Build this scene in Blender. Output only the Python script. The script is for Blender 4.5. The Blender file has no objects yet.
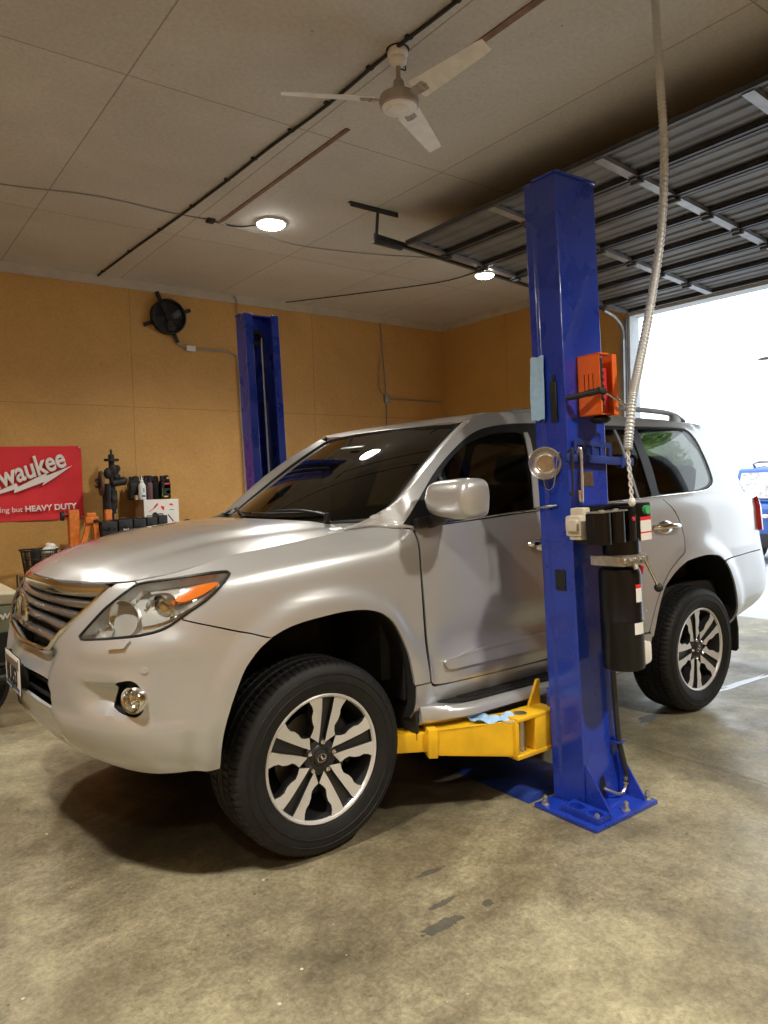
import bpy, bmesh, math, random
import numpy as np
from mathutils import Vector, Matrix
from mathutils.geometry import delaunay_2d_cdt
random.seed(7)
SC = bpy.context.scene
COL = SC.collection
R = math.radians

# ------------------------------------------------------------------ materials
MAT = {}
def nt(name):
    m = bpy.data.materials.new(name); m.use_nodes = True
    t = m.node_tree; t.nodes.clear()
    out = t.nodes.new('ShaderNodeOutputMaterial')
    return m, t, out
def mat(name, col, rough=.5, metal=0., coat=0., spec=.5, noise=0., nscale=20., bump=0., bscale=60., emit=None, estr=0., nrough=0.):
    m, t, out = nt(name)
    p = t.nodes.new('ShaderNodeBsdfPrincipled')
    p.inputs['Base Color'].default_value = (*col, 1)
    p.inputs['Roughness'].default_value = rough
    p.inputs['Metallic'].default_value = metal
    p.inputs['Coat Weight'].default_value = coat
    p.inputs['Coat Roughness'].default_value = .04
    p.inputs['Specular IOR Level'].default_value = spec
    if emit: 
        p.inputs['Emission Color'].default_value = (*emit, 1); p.inputs['Emission Strength'].default_value = estr
    tc = t.nodes.new('ShaderNodeTexCoord')
    if noise > 0:
        n = t.nodes.new('ShaderNodeTexNoise'); n.inputs['Scale'].default_value = nscale; n.inputs['Detail'].default_value = 6
        t.links.new(tc.outputs['Object'], n.inputs['Vector'])
        r = t.nodes.new('ShaderNodeMapRange'); r.inputs['From Min'].default_value = .3; r.inputs['From Max'].default_value = .7
        r.inputs['To Min'].default_value = 1-noise; r.inputs['To Max'].default_value = 1+noise
        t.links.new(n.outputs['Fac'], r.inputs['Value'])
        mx = t.nodes.new('ShaderNodeVectorMath'); mx.operation = 'SCALE'; mx.inputs[0].default_value = col
        t.links.new(r.outputs[0], mx.inputs['Scale']); t.links.new(mx.outputs[0], p.inputs['Base Color'])
        if nrough:
            r2 = t.nodes.new('ShaderNodeMapRange'); r2.inputs['From Min'].default_value = .3; r2.inputs['From Max'].default_value = .7
            r2.inputs['To Min'].default_value = max(rough-nrough, 0); r2.inputs['To Max'].default_value = min(rough+nrough, 1)
            t.links.new(n.outputs['Fac'], r2.inputs['Value']); t.links.new(r2.outputs[0], p.inputs['Roughness'])
    if bump > 0:
        n2 = t.nodes.new('ShaderNodeTexNoise'); n2.inputs['Scale'].default_value = bscale; n2.inputs['Detail'].default_value = 4
        t.links.new(tc.outputs['Object'], n2.inputs['Vector'])
        b = t.nodes.new('ShaderNodeBump'); b.inputs['Strength'].default_value = bump; b.inputs['Distance'].default_value = .01
        t.links.new(n2.outputs['Fac'], b.inputs['Height']); t.links.new(b.outputs[0], p.inputs['Normal'])
    t.links.new(p.outputs[0], out.inputs[0])
    MAT[name] = m
    return m
def glass(name, tint, refl=1.0):
    m, t, out = nt(name)
    tr = t.nodes.new('ShaderNodeBsdfTransparent'); tr.inputs[0].default_value = (*tint, 1)
    gl = t.nodes.new('ShaderNodeBsdfGlossy'); gl.inputs['Roughness'].default_value = .01; gl.inputs[0].default_value = (refl, refl, refl, 1)
    lw = t.nodes.new('ShaderNodeLayerWeight'); lw.inputs[0].default_value = .5
    pw = t.nodes.new('ShaderNodeMath'); pw.operation = 'POWER'; pw.inputs[1].default_value = 5.; t.links.new(lw.outputs['Facing'], pw.inputs[0])
    fr = t.nodes.new('ShaderNodeMath'); fr.operation = 'MULTIPLY_ADD'; fr.inputs[1].default_value = .95; fr.inputs[2].default_value = .026; t.links.new(pw.outputs[0], fr.inputs[0])
    mx = t.nodes.new('ShaderNodeMixShader')
    t.links.new(fr.outputs[0], mx.inputs[0]); t.links.new(tr.outputs[0], mx.inputs[1]); t.links.new(gl.outputs[0], mx.inputs[2])
    t.links.new(mx.outputs[0], out.inputs[0]); MAT[name] = m
    return m

mat('silver_paint', (.525, .53, .535), .30, .52, coat=1., noise=.02, nscale=900)
mat('black_trim', (.006, .006, .0065), .38)
mat('black_plastic', (.010, .010, .0105), .55, noise=.25, nscale=40)
mat('dark_liner', (.006, .006, .006), .85, noise=.4, nscale=14)
mat('rubber', (.011, .011, .011), .6, spec=.35, noise=.3, nscale=25, bump=.15, bscale=220)
mat('chrome', (.86, .85, .83), .09, 1.)
mat('grille_silver', (.50, .48, .46), .2, .9)
mat('brushed_steel', (.62, .60, .57), .27, .95, noise=.08, nscale=60)
mat('steel', (.55, .54, .52), .32, .95, noise=.15, nscale=30)
mat('zinc', (.62, .61, .55), .33, .9, noise=.2, nscale=50)
mat('machined', (.74, .735, .72), .36, .45, noise=.05, nscale=200)
mat('wheel_dark', (.030, .030, .031), .4, .3)
mat('brake_iron', (.12, .115, .11), .5, .8)
mat('amber', (.85, .20, .015), .2, coat=1.)
mat('red_lens', (.55, .015, .02), .15, coat=1.)
mat('reflector', (.75, .75, .74), .1, 1.)
mat('lamp_grey', (.50, .50, .49), .3, .35)
mat('interior', (.014, .013, .012), .85, noise=.2, nscale=20)
mat('seat_leather', (.022, .020, .018), .65)
mat('seat_beige', (.30, .27, .22), .6)
mat('plate_white', (.72, .70, .66), .45)
mat('plate_brown', (.20, .15, .11), .5)
mat('ink_black', (.01, .01, .012), .5)
mat('ink_blue', (.05, .12, .25), .5)
mat('lift_blue', (.012, .042, .38), .30, coat=.6, noise=.14, nscale=6, nrough=.1)
mat('lift_blue_dirty', (.014, .035, .20), .5, noise=.5, nscale=9, nrough=.15)
mat('yellow_paint', (.80, .46, .012), .42, noise=.14, nscale=9)
mat('gloss_black', (.004, .004, .0045), .33, coat=.15, spec=.3)
mat('beige_plastic', (.62, .56, .45), .5, noise=.1, nscale=30)
mat('orange_paint', (.90, .16, .02), .42, noise=.06, nscale=20)
mat('orange_worn', (.62, .17, .025), .5, noise=.25, nscale=18)
mat('cloth_blue', (.38, .60, .86), .9, noise=.08, nscale=50, bump=.3, bscale=120)
mat('white_paint', (.72, .70, .66), .45, noise=.04, nscale=20)
mat('fan_white', (.80, .79, .77), .42, noise=.08, nscale=16)
mat('fan_grey', (.36, .33, .31), .4, noise=.1, nscale=20)
mat('label_white', (.75, .74, .70), .5)
mat('label_red', (.70, .03, .04), .45)
mat('green_button', (.08, .42, .14), .35)
mat('galv', (.33, .33, .34), .4, .7, noise=.18, nscale=8)
mat('galv_dark', (.075, .075, .08), .45, .5, noise=.25, nscale=8)
mat('door_steel', (.15, .15, .155), .5, .3, noise=.2, nscale=4)
mat('flex_grey', (.60, .62, .62), .4, .35)
mat('conduit_grey', (.34, .32, .29), .45, .6)
mat('cable_black', (.012, .012, .012), .6)
mat('wood_brown', (.42, .26, .12), .7, noise=.2, nscale=8)
mat('cardboard', (.40, .26, .13), .85, noise=.12, nscale=14)
mat('olive', (.20, .21, .13), .42, coat=.3, noise=.15, nscale=7)
mat('olive_light', (.42, .37, .25), .45, noise=.12, nscale=9)
mat('car_blue', (.008, .10, .42), .25, coat=1.)
mat('banner_red', (.72, .030, .040), .75, noise=.05, nscale=5)
mat('banner_white', (.78, .74, .70), .75)
mat('hose_black', (.02, .02, .02), .45)
mat('wire_white', (.72, .70, .66), .5)
mat('rust', (.13, .075, .045), .8, .3, noise=.4, nscale=30)
mat('iron_dark', (.03, .028, .026), .6, .5, noise=.3, nscale=25)
mat('bottle_white', (.70, .72, .70), .35)
mat('tinted_red', (.10, .045, .045), .4)
mat('wood_strip', (.20, .115, .075), .75, noise=.25, nscale=14)
mat('blue_tool', (.03, .20, .55), .5)
mat('sticker_pattern', (.62, .58, .60), .4, noise=.6, nscale=14)
mat('leaf_green', (.22, .42, .06), .7, noise=.5, nscale=2.5)
mat('bark', (.12, .08, .05), .9, noise=.3, nscale=20)
mat('rock', (.45, .40, .36), .9, noise=.3, nscale=6, bump=.5, bscale=12)
mat('inlay', (.55, .54, .52), .35, .6)
mat('bulb', (1, 1, 1), .4, emit=(1., .97, .90), estr=26.)
mat('water', (.20, .22, .24), .03, spec=.8)
glass('windshield', (.36, .37, .36))
glass('side_glass', (.38, .39, .38))
glass('tinted_glass', (.58, .59, .58))
glass('lens_clear', (.93, .93, .92))

# ------------------------------------------------------------------ object helpers
def link(o, parent=None):
    COL.objects.link(o)
    if parent is not None: o.parent = parent
    return o
def tag(o, label=None, cat=None, group=None, kind=None):
    if label: o['label'] = label
    if cat: o['category'] = cat
    if group: o['group'] = group
    if kind: o['kind'] = kind
    return o
def empty(name, loc=(0, 0, 0), label=None, cat=None, group=None, rot=None, parent=None):
    o = bpy.data.objects.new(name, None); o.empty_display_size = .1
    o.location = loc
    if rot is not None: o.rotation_euler = rot
    link(o, parent); tag(o, label, cat, group)
    return o
def children_of(o): return [c for c in bpy.data.objects if c.parent == o]
def copy_tree(o, parent=None):
    c = o.copy(); COL.objects.link(c)
    if parent is not None: c.parent = parent
    for ch in children_of(o): copy_tree(ch, c)
    return c

class MB:
    """collects shapes, then builds ONE mesh object"""
    def __init__(s): s.v = []; s.f = []; s.m = []; s.mi = 0; s.T = None
    def add(s, V, F):
        b = len(s.v)
        for p in V:
            p = Vector(p)
            if s.T is not None: p = s.T @ p
            s.v.append(p)
        for f in F: s.f.append([b+i for i in f]); s.m.append(s.mi)
        return s
    def mat(s, i): s.mi = i; return s
    def tf(s, M): s.T = M; return s
    def box(s, lo, hi, bev=0.):
        x0, y0, z0 = lo; x1, y1, z1 = hi
        if x0 > x1: x0, x1 = x1, x0
        if y0 > y1: y0, y1 = y1, y0
        if z0 > z1: z0, z1 = z1, z0
        if bev <= 0:
            V = [(x0,y0,z0),(x1,y0,z0),(x1,y1,z0),(x0,y1,z0),(x0,y0,z1),(x1,y0,z1),(x1,y1,z1),(x0,y1,z1)]
            F = [(0,3,2,1),(4,5,6,7),(0,1,5,4),(1,2,6,5),(2,3,7,6),(3,0,4,7)]
            return s.add(V, F)
        bm = bmesh.new(); bmesh.ops.create_cube(bm, size=1)
        for v in bm.verts: v.co = Vector(((x0+x1)/2+v.co.x*(x1-x0), (y0+y1)/2+v.co.y*(y1-y0), (z0+z1)/2+v.co.z*(z1-z0)))
        b = min(bev, .49*min(x1-x0, y1-y0, z1-z0))
        bmesh.ops.bevel(bm, geom=bm.edges[:], offset=b, segments=2, profile=.6, affect='EDGES')
        bm.verts.index_update()
        s.add([v.co.copy() for v in bm.verts], [[v.index for v in f.verts] for f in bm.faces]); bm.free()
        return s
    def obox(s, c, ax, ay, az, hx, hy, hz, bev=0.):
        """box with axes ax, ay, az and half sizes"""
        M = Matrix((Vector(ax).normalized(), Vector(ay).normalized(), Vector(az).normalized())).transposed().to_4x4(); M.translation = Vector(c)
        T0 = s.T; s.T = M if T0 is None else T0 @ M
        s.box((-hx, -hy, -hz), (hx, hy, hz), bev); s.T = T0
        return s
    def bar(s, a, b, w, h, up=(0, 0, 1), bev=0.):
        a = Vector(a); b = Vector(b); d = (b-a); L = d.length; d.normalize(); u = Vector(up)
        if abs(d.dot(u)) > .98: u = Vector((1, 0, 0))
        r = d.cross(u).normalized(); u = r.cross(d)
        return s.obox((a+b)/2, d, r, u, L/2, w/2, h/2, bev)
    def cyl(s, a, b, r, r2=None, n=20, cap=True):
        a = Vector(a); b = Vector(b); d = (b-a).normalized(); r2 = r if r2 is None else r2
        u = Vector((0, 0, 1)) if abs(d.z) < .9 else Vector((1, 0, 0))
        e = d.cross(u).normalized(); g = d.cross(e)
        V = []; F = []
        for i in range(n):
            t = 2*math.pi*i/n; w = e*math.cos(t)+g*math.sin(t); V.append(a+w*r); V.append(b+w*r2)
        for i in range(n):
            j = (i+1) % n; F.append((2*i, 2*j, 2*j+1, 2*i+1))
        if cap:
            F.append([2*i for i in range(n)][::-1]); F.append([2*i+1 for i in range(n)])
        return s.add(V, F)
    def tube(s, pts, r, n=10, cap=True):
        P = [Vector(p) for p in pts]; V = []; F = []; prev = None
        for i, p in enumerate(P):
            d = (P[min(i+1, len(P)-1)]-P[max(i-1, 0)]).normalized()
            if prev is None:
                u = Vector((0, 0, 1)) if abs(d.z) < .9 else Vector((1, 0, 0)); e = d.cross(u).normalized()
            else: e = (prev-d*prev.dot(d)).normalized()
            prev = e; g = d.cross(e); rr = r[i] if isinstance(r, (list, tuple)) else r
            for k in range(n):
                t = 2*math.pi*k/n; V.append(p+(e*math.cos(t)+g*math.sin(t))*rr)
        for i in range(len(P)-1):
            for k in range(n):
                l = (k+1) % n; F.append((i*n+k, i*n+l, (i+1)*n+l, (i+1)*n+k))
        if cap: F.append(list(range(n))[::-1]); F.append([(len(P)-1)*n+k for k in range(n)])
        return s.add(V, F)
    def lathe(s, prof, c=(0, 0, 0), axis='z', n=32, cap=False, a0=0., a1=2*math.pi):
        """prof: (radius, height) pairs"""
        V = []; F = []; c = Vector(c); full = abs(a1-a0-2*math.pi) < 1e-6
        nn = n if full else n+1
        for i in range(nn):
            t = a0+(a1-a0)*i/n
            for r, h in prof:
                x, y = r*math.cos(t), r*math.sin(t)
                V.append(c+(Vector((x, y, h)) if axis == 'z' else Vector((x, h, y)) if axis == 'y' else Vector((h, x, y))))
        m = len(prof)
        for i in range(n):
            j = (i+1) % nn
            for k in range(m-1): F.append((i*m+k, j*m+k, j*m+k+1, i*m+k+1))
        if cap:
            F.append([i*m for i in range(nn)][::-1]); F.append([i*m+m-1 for i in range(nn)])
        return s.add(V, F)
    def ball(s, c, rx, ry=None, rz=None, n=16, m=10, e=1.0):
        ry = rx if ry is None else ry; rz = rx if rz is None else rz; c = Vector(c)
        pw = lambda v: math.copysign(abs(v)**e, v)
        V = [c+Vector((0, 0, -rz))]; F = []
        for i in range(1, m):
            a = -math.pi/2+math.pi*i/m
            for k in range(n):
                t = 2*math.pi*k/n
                V.append(c+Vector((rx*pw(math.cos(a))*pw(math.cos(t)), ry*pw(math.cos(a))*pw(math.sin(t)), rz*pw(math.sin(a)))))
        V.append(c+Vector((0, 0, rz)))
        for k in range(n): F.append((0, 1+(k+1) % n, 1+k))
        for i in range(m-2):
            for k in range(n):
                l = (k+1) % n; F.append((1+i*n+k, 1+i*n+l, 1+(i+1)*n+l, 1+(i+1)*n+k))
        b = 1+(m-2)*n
        for k in range(n): F.append((b+k, b+(k+1) % n, len(V)-1))
        return s.add(V, F)
    def prism(s, poly, o, ex, ey, ez, depth):
        """2-D polygon in axes ex, ey at o, extruded along ez"""
        o = Vector(o); ex = Vector(ex); ey = Vector(ey); ez = Vector(ez); n = len(poly)
        V = [o+ex*p[0]+ey*p[1] for p in poly]+[o+ex*p[0]+ey*p[1]+ez*depth for p in poly]
        F = [list(range(n))[::-1], [n+i for i in range(n)]]+[(i, (i+1) % n, n+(i+1) % n, n+i) for i in range(n)]
        return s.add(V, F)
    def build(s, name, mats, parent=None, smooth=True, angle=35, bevel=0., fixn=True):
        me = bpy.data.meshes.new(name)
        me.from_pydata([tuple(p) for p in s.v], [], s.f)
        if not isinstance(mats, (list, tuple)): mats = [mats]
        for m in mats: me.materials.append(MAT[m] if isinstance(m, str) else m)
        me.polygons.foreach_set('material_index', s.m)
        if fixn:
            bm = bmesh.new(); bm.from_mesh(me); bmesh.ops.recalc_face_normals(bm, faces=bm.faces); bm.to_mesh(me); bm.free()
        if smooth:
            me.polygons.foreach_set('use_smooth', [True]*len(me.polygons)); me.set_sharp_from_angle(angle=R(angle))
        me.update()
        o = bpy.data.objects.new(name, me); link(o, parent)
        if bevel > 0:
            b = o.modifiers.new('bevel', 'BEVEL'); b.width = bevel; b.segments = 2; b.limit_method = 'ANGLE'; b.angle_limit = R(40)
        return o

def crv(pts, n=8, closed=False):
    """catmull-rom through 2-D/3-D points"""
    P = [np.array(p, float) for p in pts]; out = []; N = len(P)
    rng = range(N) if closed else range(N-1)
    for i in rng:
        if closed: a, b, c, d = P[i-1], P[i], P[(i+1) % N], P[(i+2) % N]
        else: a, b, c, d = P[max(i-1, 0)], P[i], P[i+1], P[min(i+2, N-1)]
        for k in range(n):
            t = k/n
            out.append(tuple(.5*((2*b)+(-a+c)*t+(2*a-5*b+4*c-d)*t*t+(-a+3*b-3*c+d)*t**3)))
    if not closed: out.append(tuple(P[-1]))
    return out
def inpoly(poly, X, Y):
    p = np.asarray(poly); x1, y1 = p[:, 0], p[:, 1]; x2, y2 = np.roll(x1, -1), np.roll(y1, -1)
    c = np.zeros(X.shape, bool)
    for a, b, d, e in zip(x1, y1, x2, y2):
        if b == e: continue
        k = ((b > Y) != (e > Y)) & (X < (d-a)*(Y-b)/(e-b)+a); c ^= k
    return c
def resample(poly, step):
    out = []
    P = [np.array(p, float) for p in poly]
    for i, a in enumerate(P):
        b = P[(i+1) % len(P)]; L = np.linalg.norm(b-a)
        if L < 1e-6: continue
        n = max(1, int(round(L/step)))
        for k in range(n): out.append(a+(b-a)*k/n)
    return np.array(out)
def cdt(outline, holes=(), step=.03):
    """triangles filling a 2-D outline minus holes, with an even grid inside"""
    loops = [resample(outline, step)]+[resample(h, step) for h in holes]
    pts = np.concatenate(loops); edges = []; b = 0
    for l in loops:
        n = len(l); edges += [(b+i, b+(i+1) % n) for i in range(n)]; b += n
    lo, hi = loops[0].min(0), loops[0].max(0)
    gx, gy = np.meshgrid(np.arange(lo[0]+step*.5, hi[0], step), np.arange(lo[1]+step*.5, hi[1], step)); gx, gy = gx.ravel(), gy.ravel()
    k = inpoly(loops[0], gx, gy)
    for h in loops[1:]: k &= ~inpoly(h, gx, gy)
    g = np.stack([gx[k], gy[k]], 1)
    if len(g):
        keep = np.ones(len(g), bool)
        for i in range(0, len(g), 400):
            d = ((g[i:i+400, None]-pts[None])**2).sum(2).min(1); keep[i:i+400] = d > (step*.45)**2
        g = g[keep]
    allp = np.concatenate([pts, g]) if len(g) else pts
    V, E, F, *_ = delaunay_2d_cdt([Vector(p) for p in allp], edges, [], 0, 1e-6)
    V = np.array([(v.x, v.y) for v in V])
    cen = np.array([V[list(f)].mean(0) for f in F])
    k = inpoly(loops[0], cen[:, 0], cen[:, 1])
    for h in loops[1:]: k &= ~inpoly(h, cen[:, 0], cen[:, 1])
    return V, [tuple(f) for f, q in zip(F, k) if q]
def sheet(name, V3, F, mats, parent=None, thick=.012, out=None, mirror=False, both=False, weld=False, off=-1., split=32):
    """a curved sheet of given thickness; out(point)->outward direction; both = driver and passenger halves in one mesh"""
    V = [Vector(p) for p in V3]; F = [list(f) for f in F]
    used = sorted({i for f in F for i in f}); mp = {a: b for b, a in enumerate(used)}
    V = [V[i] for i in used]; F = [[mp[i] for i in f] for f in F]
    if out is not None:
        G = []
        for f in F:
            a, b, c = V[f[0]], V[f[1]], V[f[2]]; n = (b-a).cross(c-a)
            G.append(f if n.dot(out((a+b+c)/3)) >= 0 else f[::-1])
        F = G
    if mirror: V = [Vector((p.x, -p.y, p.z)) for p in V]; F = [f[::-1] for f in F]
    if both:
        n = len(V); V = V+[Vector((p.x, -p.y, p.z)) for p in V]; F = F+[[i+n for i in f[::-1]] for f in F]
    me = bpy.data.meshes.new(name); me.from_pydata([tuple(p) for p in V], [], F)
    if both:
        bm = bmesh.new(); bm.from_mesh(me); bmesh.ops.remove_doubles(bm, verts=bm.verts, dist=1e-4); bm.to_mesh(me); bm.free()
    if not isinstance(mats, (list, tuple)): mats = [mats]
    for m in mats: me.materials.append(MAT[m])
    me.polygons.foreach_set('use_smooth', [True]*len(me.polygons)); me.update()
    o = bpy.data.objects.new(name, me); link(o, parent)
    if thick > 0:
        s = o.modifiers.new('solid', 'SOLIDIFY'); s.thickness = thick; s.offset = off
        e = o.modifiers.new('split', 'EDGE_SPLIT'); e.split_angle = R(split)
    return o
def text(name, body, size, M, mat_, parent=None, ext=.001, shear=0., off=0., align='CENTER', sx=1., bev=0.):
    c = bpy.data.curves.new(name, 'FONT'); c.body = body; c.size = size; c.extrude = ext; c.shear = shear; c.offset = off
    c.bevel_depth = bev; c.bevel_resolution = 1; c.align_x = align; c.align_y = 'CENTER'
    o = bpy.data.objects.new(name, c); COL.objects.link(o); bpy.context.view_layer.update()
    me = bpy.data.meshes.new_from_object(o.evaluated_get(bpy.context.evaluated_depsgraph_get())); me.name = name
    bpy.data.objects.remove(o); bpy.data.curves.remove(c)
    me.materials.clear(); me.materials.append(MAT[mat_])
    o = bpy.data.objects.new(name, me); link(o, parent); o.matrix_local = M @ Matrix.Diagonal((sx, 1, 1, 1))
    return o
def frame(o, ex, ey):
    ex = Vector(ex).normalized(); ey = Vector(ey).normalized(); ez = ex.cross(ey)
    M = Matrix((ex, ey, ez)).transposed().to_4x4(); M.translation = Vector(o)
    return M
# ------------------------------------------------------------------ car skin: control net of the lower body, driver side at -y
# ---- lower body skin: 9 rows (bottom to shoulder edge) x 19 columns (front centre to rear centre), driver side y<0
def _side(x, top, sh, wtop, wsh, w, b0=.47, x8=None):
    # rows 0..8 : (x,y,z)
    return [(x,-(w-.055),b0),(x,-(w-.02),b0+.05),(x,-(w-.004),.62),(x,-w,.74),(x,-w,.86),(x,-(w-.006),.98),(x,-(w-.016),1.09),(x,-wsh,sh),(x if x8 is None else x8,-wtop,top)]
COLS=[
 [(-.900,0,.50),(-.945,0,.55),(-.975,0,.62),(-.985,0,.72),(-.938,0,.85),(-.900,0,.98),(-.880,0,1.06),(-.872,0,1.11),(-.865,0,1.155)],
 [(-.875,-.25,.49),(-.920,-.25,.54),(-.952,-.25,.62),(-.962,-.25,.72),(-.922,-.25,.85),(-.886,-.25,.98),(-.866,-.25,1.06),(-.856,-.25,1.11),(-.845,-.25,1.155)],
 [(-.815,-.49,.48),(-.860,-.50,.53),(-.897,-.50,.62),(-.910,-.50,.72),(-.900,-.50,.85),(-.870,-.50,.98),(-.828,-.50,1.07),(-.795,-.50,1.12),(-.765,-.50,1.163)],
 [(-.725,-.67,.47),(-.768,-.695,.51),(-.812,-.70,.62),(-.835,-.70,.74),(-.835,-.70,.86),(-.810,-.70,.98),(-.762,-.70,1.08),(-.718,-.69,1.14),(-.672,-.68,1.178)],
 [(-.630,-.80,.462),(-.668,-.835,.50),(-.698,-.855,.62),(-.712,-.862,.74),(-.712,-.862,.86),(-.695,-.858,.98),(-.655,-.842,1.08),(-.615,-.815,1.15),(-.570,-.775,1.203)],
 [(-.500,-.87,.458),(-.512,-.908,.50),(-.522,-.932,.62),(-.525,-.940,.74),(-.525,-.940,.86),(-.520,-.936,.98),(-.510,-.925,1.08),(-.490,-.895,1.17),(-.462,-.83,1.235)],
 _side(-.33,1.262,1.19,.83,.915,.960,.46),
 _side(0,1.297,1.22,.81,.915,.965,.46),
 _side(.30,1.330,1.245,.775,.912,.960,.47),
 _side(.55,1.322,1.25,.900,.920,.956,.48),
 _side(1.30,1.352,1.27,.900,.924,.958,.48),
 _side(2.0,1.372,1.285,.900,.926,.960,.48),
 _side(2.6,1.388,1.30,.897,.926,.963,.48),
 _side(3.0,1.395,1.305,.887,.915,.955,.49),
 [(3.36,-.86,.52),(3.39,-.90,.57),(3.40,-.925,.64),(3.40,-.935,.74),(3.40,-.93,.86),(3.39,-.925,.98),(3.38,-.915,1.09),(3.37,-.895,1.30),(3.35,-.86,1.395)],
 [(3.64,-.80,.58),(3.70,-.85,.62),(3.74,-.875,.68),(3.75,-.88,.76),(3.73,-.875,.86),(3.69,-.865,.98),(3.66,-.855,1.09),(3.63,-.835,1.30),(3.56,-.80,1.395)],
 [(3.82,-.65,.58),(3.88,-.68,.62),(3.92,-.70,.68),(3.93,-.71,.76),(3.91,-.70,.86),(3.84,-.69,.98),(3.80,-.68,1.09),(3.76,-.66,1.30),(3.69,-.63,1.395)],
 [(3.92,-.34,.58),(3.97,-.35,.62),(4.0,-.36,.68),(4.01,-.36,.76),(3.99,-.36,.86),(3.90,-.36,.98),(3.86,-.36,1.09),(3.82,-.36,1.30),(3.75,-.35,1.395)],
 [(3.94,0,.58),(3.99,0,.62),(4.02,0,.68),(4.03,0,.76),(4.01,0,.86),(3.92,0,.98),(3.88,0,1.09),(3.84,0,1.30),(3.77,0,1.395)],
]
NET=np.array(COLS,float)                       # 19 x 9 x 3
HROW=np.array([.47,.52,.62,.74,.86,.98,1.09,1.23,1.33])
_d=np.linalg.norm(np.diff(NET[:,4,:2],axis=0),axis=1)
SCOL=np.concatenate([[0],np.cumsum(_d)]); SCOL=SCOL-SCOL[7]   # s = 0 at the front axle
def _cr(P,i):
    # catmull-rom along axis 0 at float index array i  (ends mirrored by clamping)
    n=P.shape[0]; k=np.clip(np.floor(i).astype(int),0,n-2); t=(i-k)
    def g(j): return P[np.clip(j,0,n-1)]
    p0,p1,p2,p3=g(k-1),g(k),g(k+1),g(k+2)
    t=t.reshape(t.shape+(1,)*(P.ndim-1))
    return .5*((2*p1)+(-p0+p2)*t+(2*p0-5*p1+4*p2-p3)*t*t+(-p0+3*p1-3*p2+p3)*t**3)
# mirror the first/last column so the nose and tail are smooth across the centre
MIR=np.array([1,-1,1.])
NETX=np.concatenate([NET[1:2]*MIR,NET,NET[-2:-1]*MIR])
def WP(P):
    """small shear of the whole skin toward the tail, and a slightly higher nose centre"""
    P=np.array(P,float); x,y,z=P[...,0],P[...,1],P[...,2]
    st=lambda t: np.clip(t,0,1)**2*(3-2*np.clip(t,0,1))
    dx=(z-.45)*(.027+.026*np.clip(x,-1,4.2))*(1+.15*(z-1)); dx=dx+.055*st((x-3.15)/.45); dx=np.where(x<-.4,dx*st((x+1.0)/.6),dx)
    dz=-.009*np.clip((x+.9)/.4,0,1)+.034*st((z-1.4)/.46)+st((-.55-x)/.25)*st((.75-np.abs(y))/.7)*(.010+.034*st((.90-z)/.16))
    return np.stack([x+dx,y,z+dz],-1)
def skin(s,h):
    """driver-side lower skin: s along the plan contour, h nominal height"""
    s=np.atleast_1d(np.asarray(s,float)); h=np.atleast_1d(np.asarray(h,float))
    a=np.interp(s,SCOL,np.arange(19.))+1; b=np.interp(h,HROW,np.arange(9.))
    out=np.zeros((len(s),3))
    n=NETX.shape[0]; k=np.clip(np.floor(a).astype(int),1,n-3); t=(a-k)
    w=[.5*(-t+2*t*t-t**3),.5*(2-5*t*t+3*t**3),.5*(t+4*t*t-3*t**3),.5*(-t*t+t**3)]
    Q=sum(w[j][:,None,None]*NETX[k-1+j] for j in range(4))       # m x 9 x 3
    kb=np.clip(np.floor(b).astype(int),0,7); tb=b-kb
    wb=[.5*(-tb+2*tb*tb-tb**3),.5*(2-5*tb*tb+3*tb**3),.5*(tb+4*tb*tb-3*tb**3),.5*(-tb*tb+tb**3)]
    m=np.arange(len(s))
    # ghost rows by linear extrapolation
    Qx=np.concatenate([(2*Q[:,0]-Q[:,1])[:,None],Q,(2*Q[:,-1]-Q[:,-2])[:,None]],1)
    return WP(sum(wb[j][:,None]*Qx[m,kb+j] for j in range(4)))
# ---- greenhouse side
YZ=np.array([[1.28,.922],[1.34,.905],[1.45,.872],[1.60,.822],[1.72,.772],[1.80,.728],[1.845,.69],[1.88,.63]])
def house(x,z):
    x=np.atleast_1d(np.asarray(x,float)); z=np.atleast_1d(np.asarray(z,float))
    y=np.interp(z,YZ[:,0],YZ[:,1])
    q=np.clip((.50-x)/.17,0,1)
    y=y-.03*np.clip((x-2.6)/.8,0,2)**2-.02*np.clip((.9-x)/.5,0,1)**2-.08*q*q*(3-2*q)
    return WP(np.stack([x,-y,z],-1))
# ---- hood
HX=np.array([-.865,-.78,-.60,-.33,-.05,.20,.36]); HC=np.array([1.156,1.206,1.272,1.334,1.362,1.370,1.372])
EX=np.array([-.865,-.845,-.765,-.672,-.570,-.462,-.33,0,.30,.36]); EY=np.array([.0001,.25,.50,.68,.775,.83,.83,.81,.775,.755]); EZ=np.array([1.155,1.155,1.163,1.178,1.203,1.235,1.262,1.297,1.330,1.345])
def hood(x,y):
    x=np.atleast_1d(np.asarray(x,float)); y=np.atleast_1d(np.asarray(y,float))
    zc=np.interp(x,HX,HC); ye=np.interp(x,EX,EY); ze=np.interp(x,EX,EZ)
    r=np.clip(np.abs(y)/np.maximum(ye,1e-3),0,1)
    return WP(np.stack([x,y,zc+(ze-zc)*r**2.4],-1))
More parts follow.
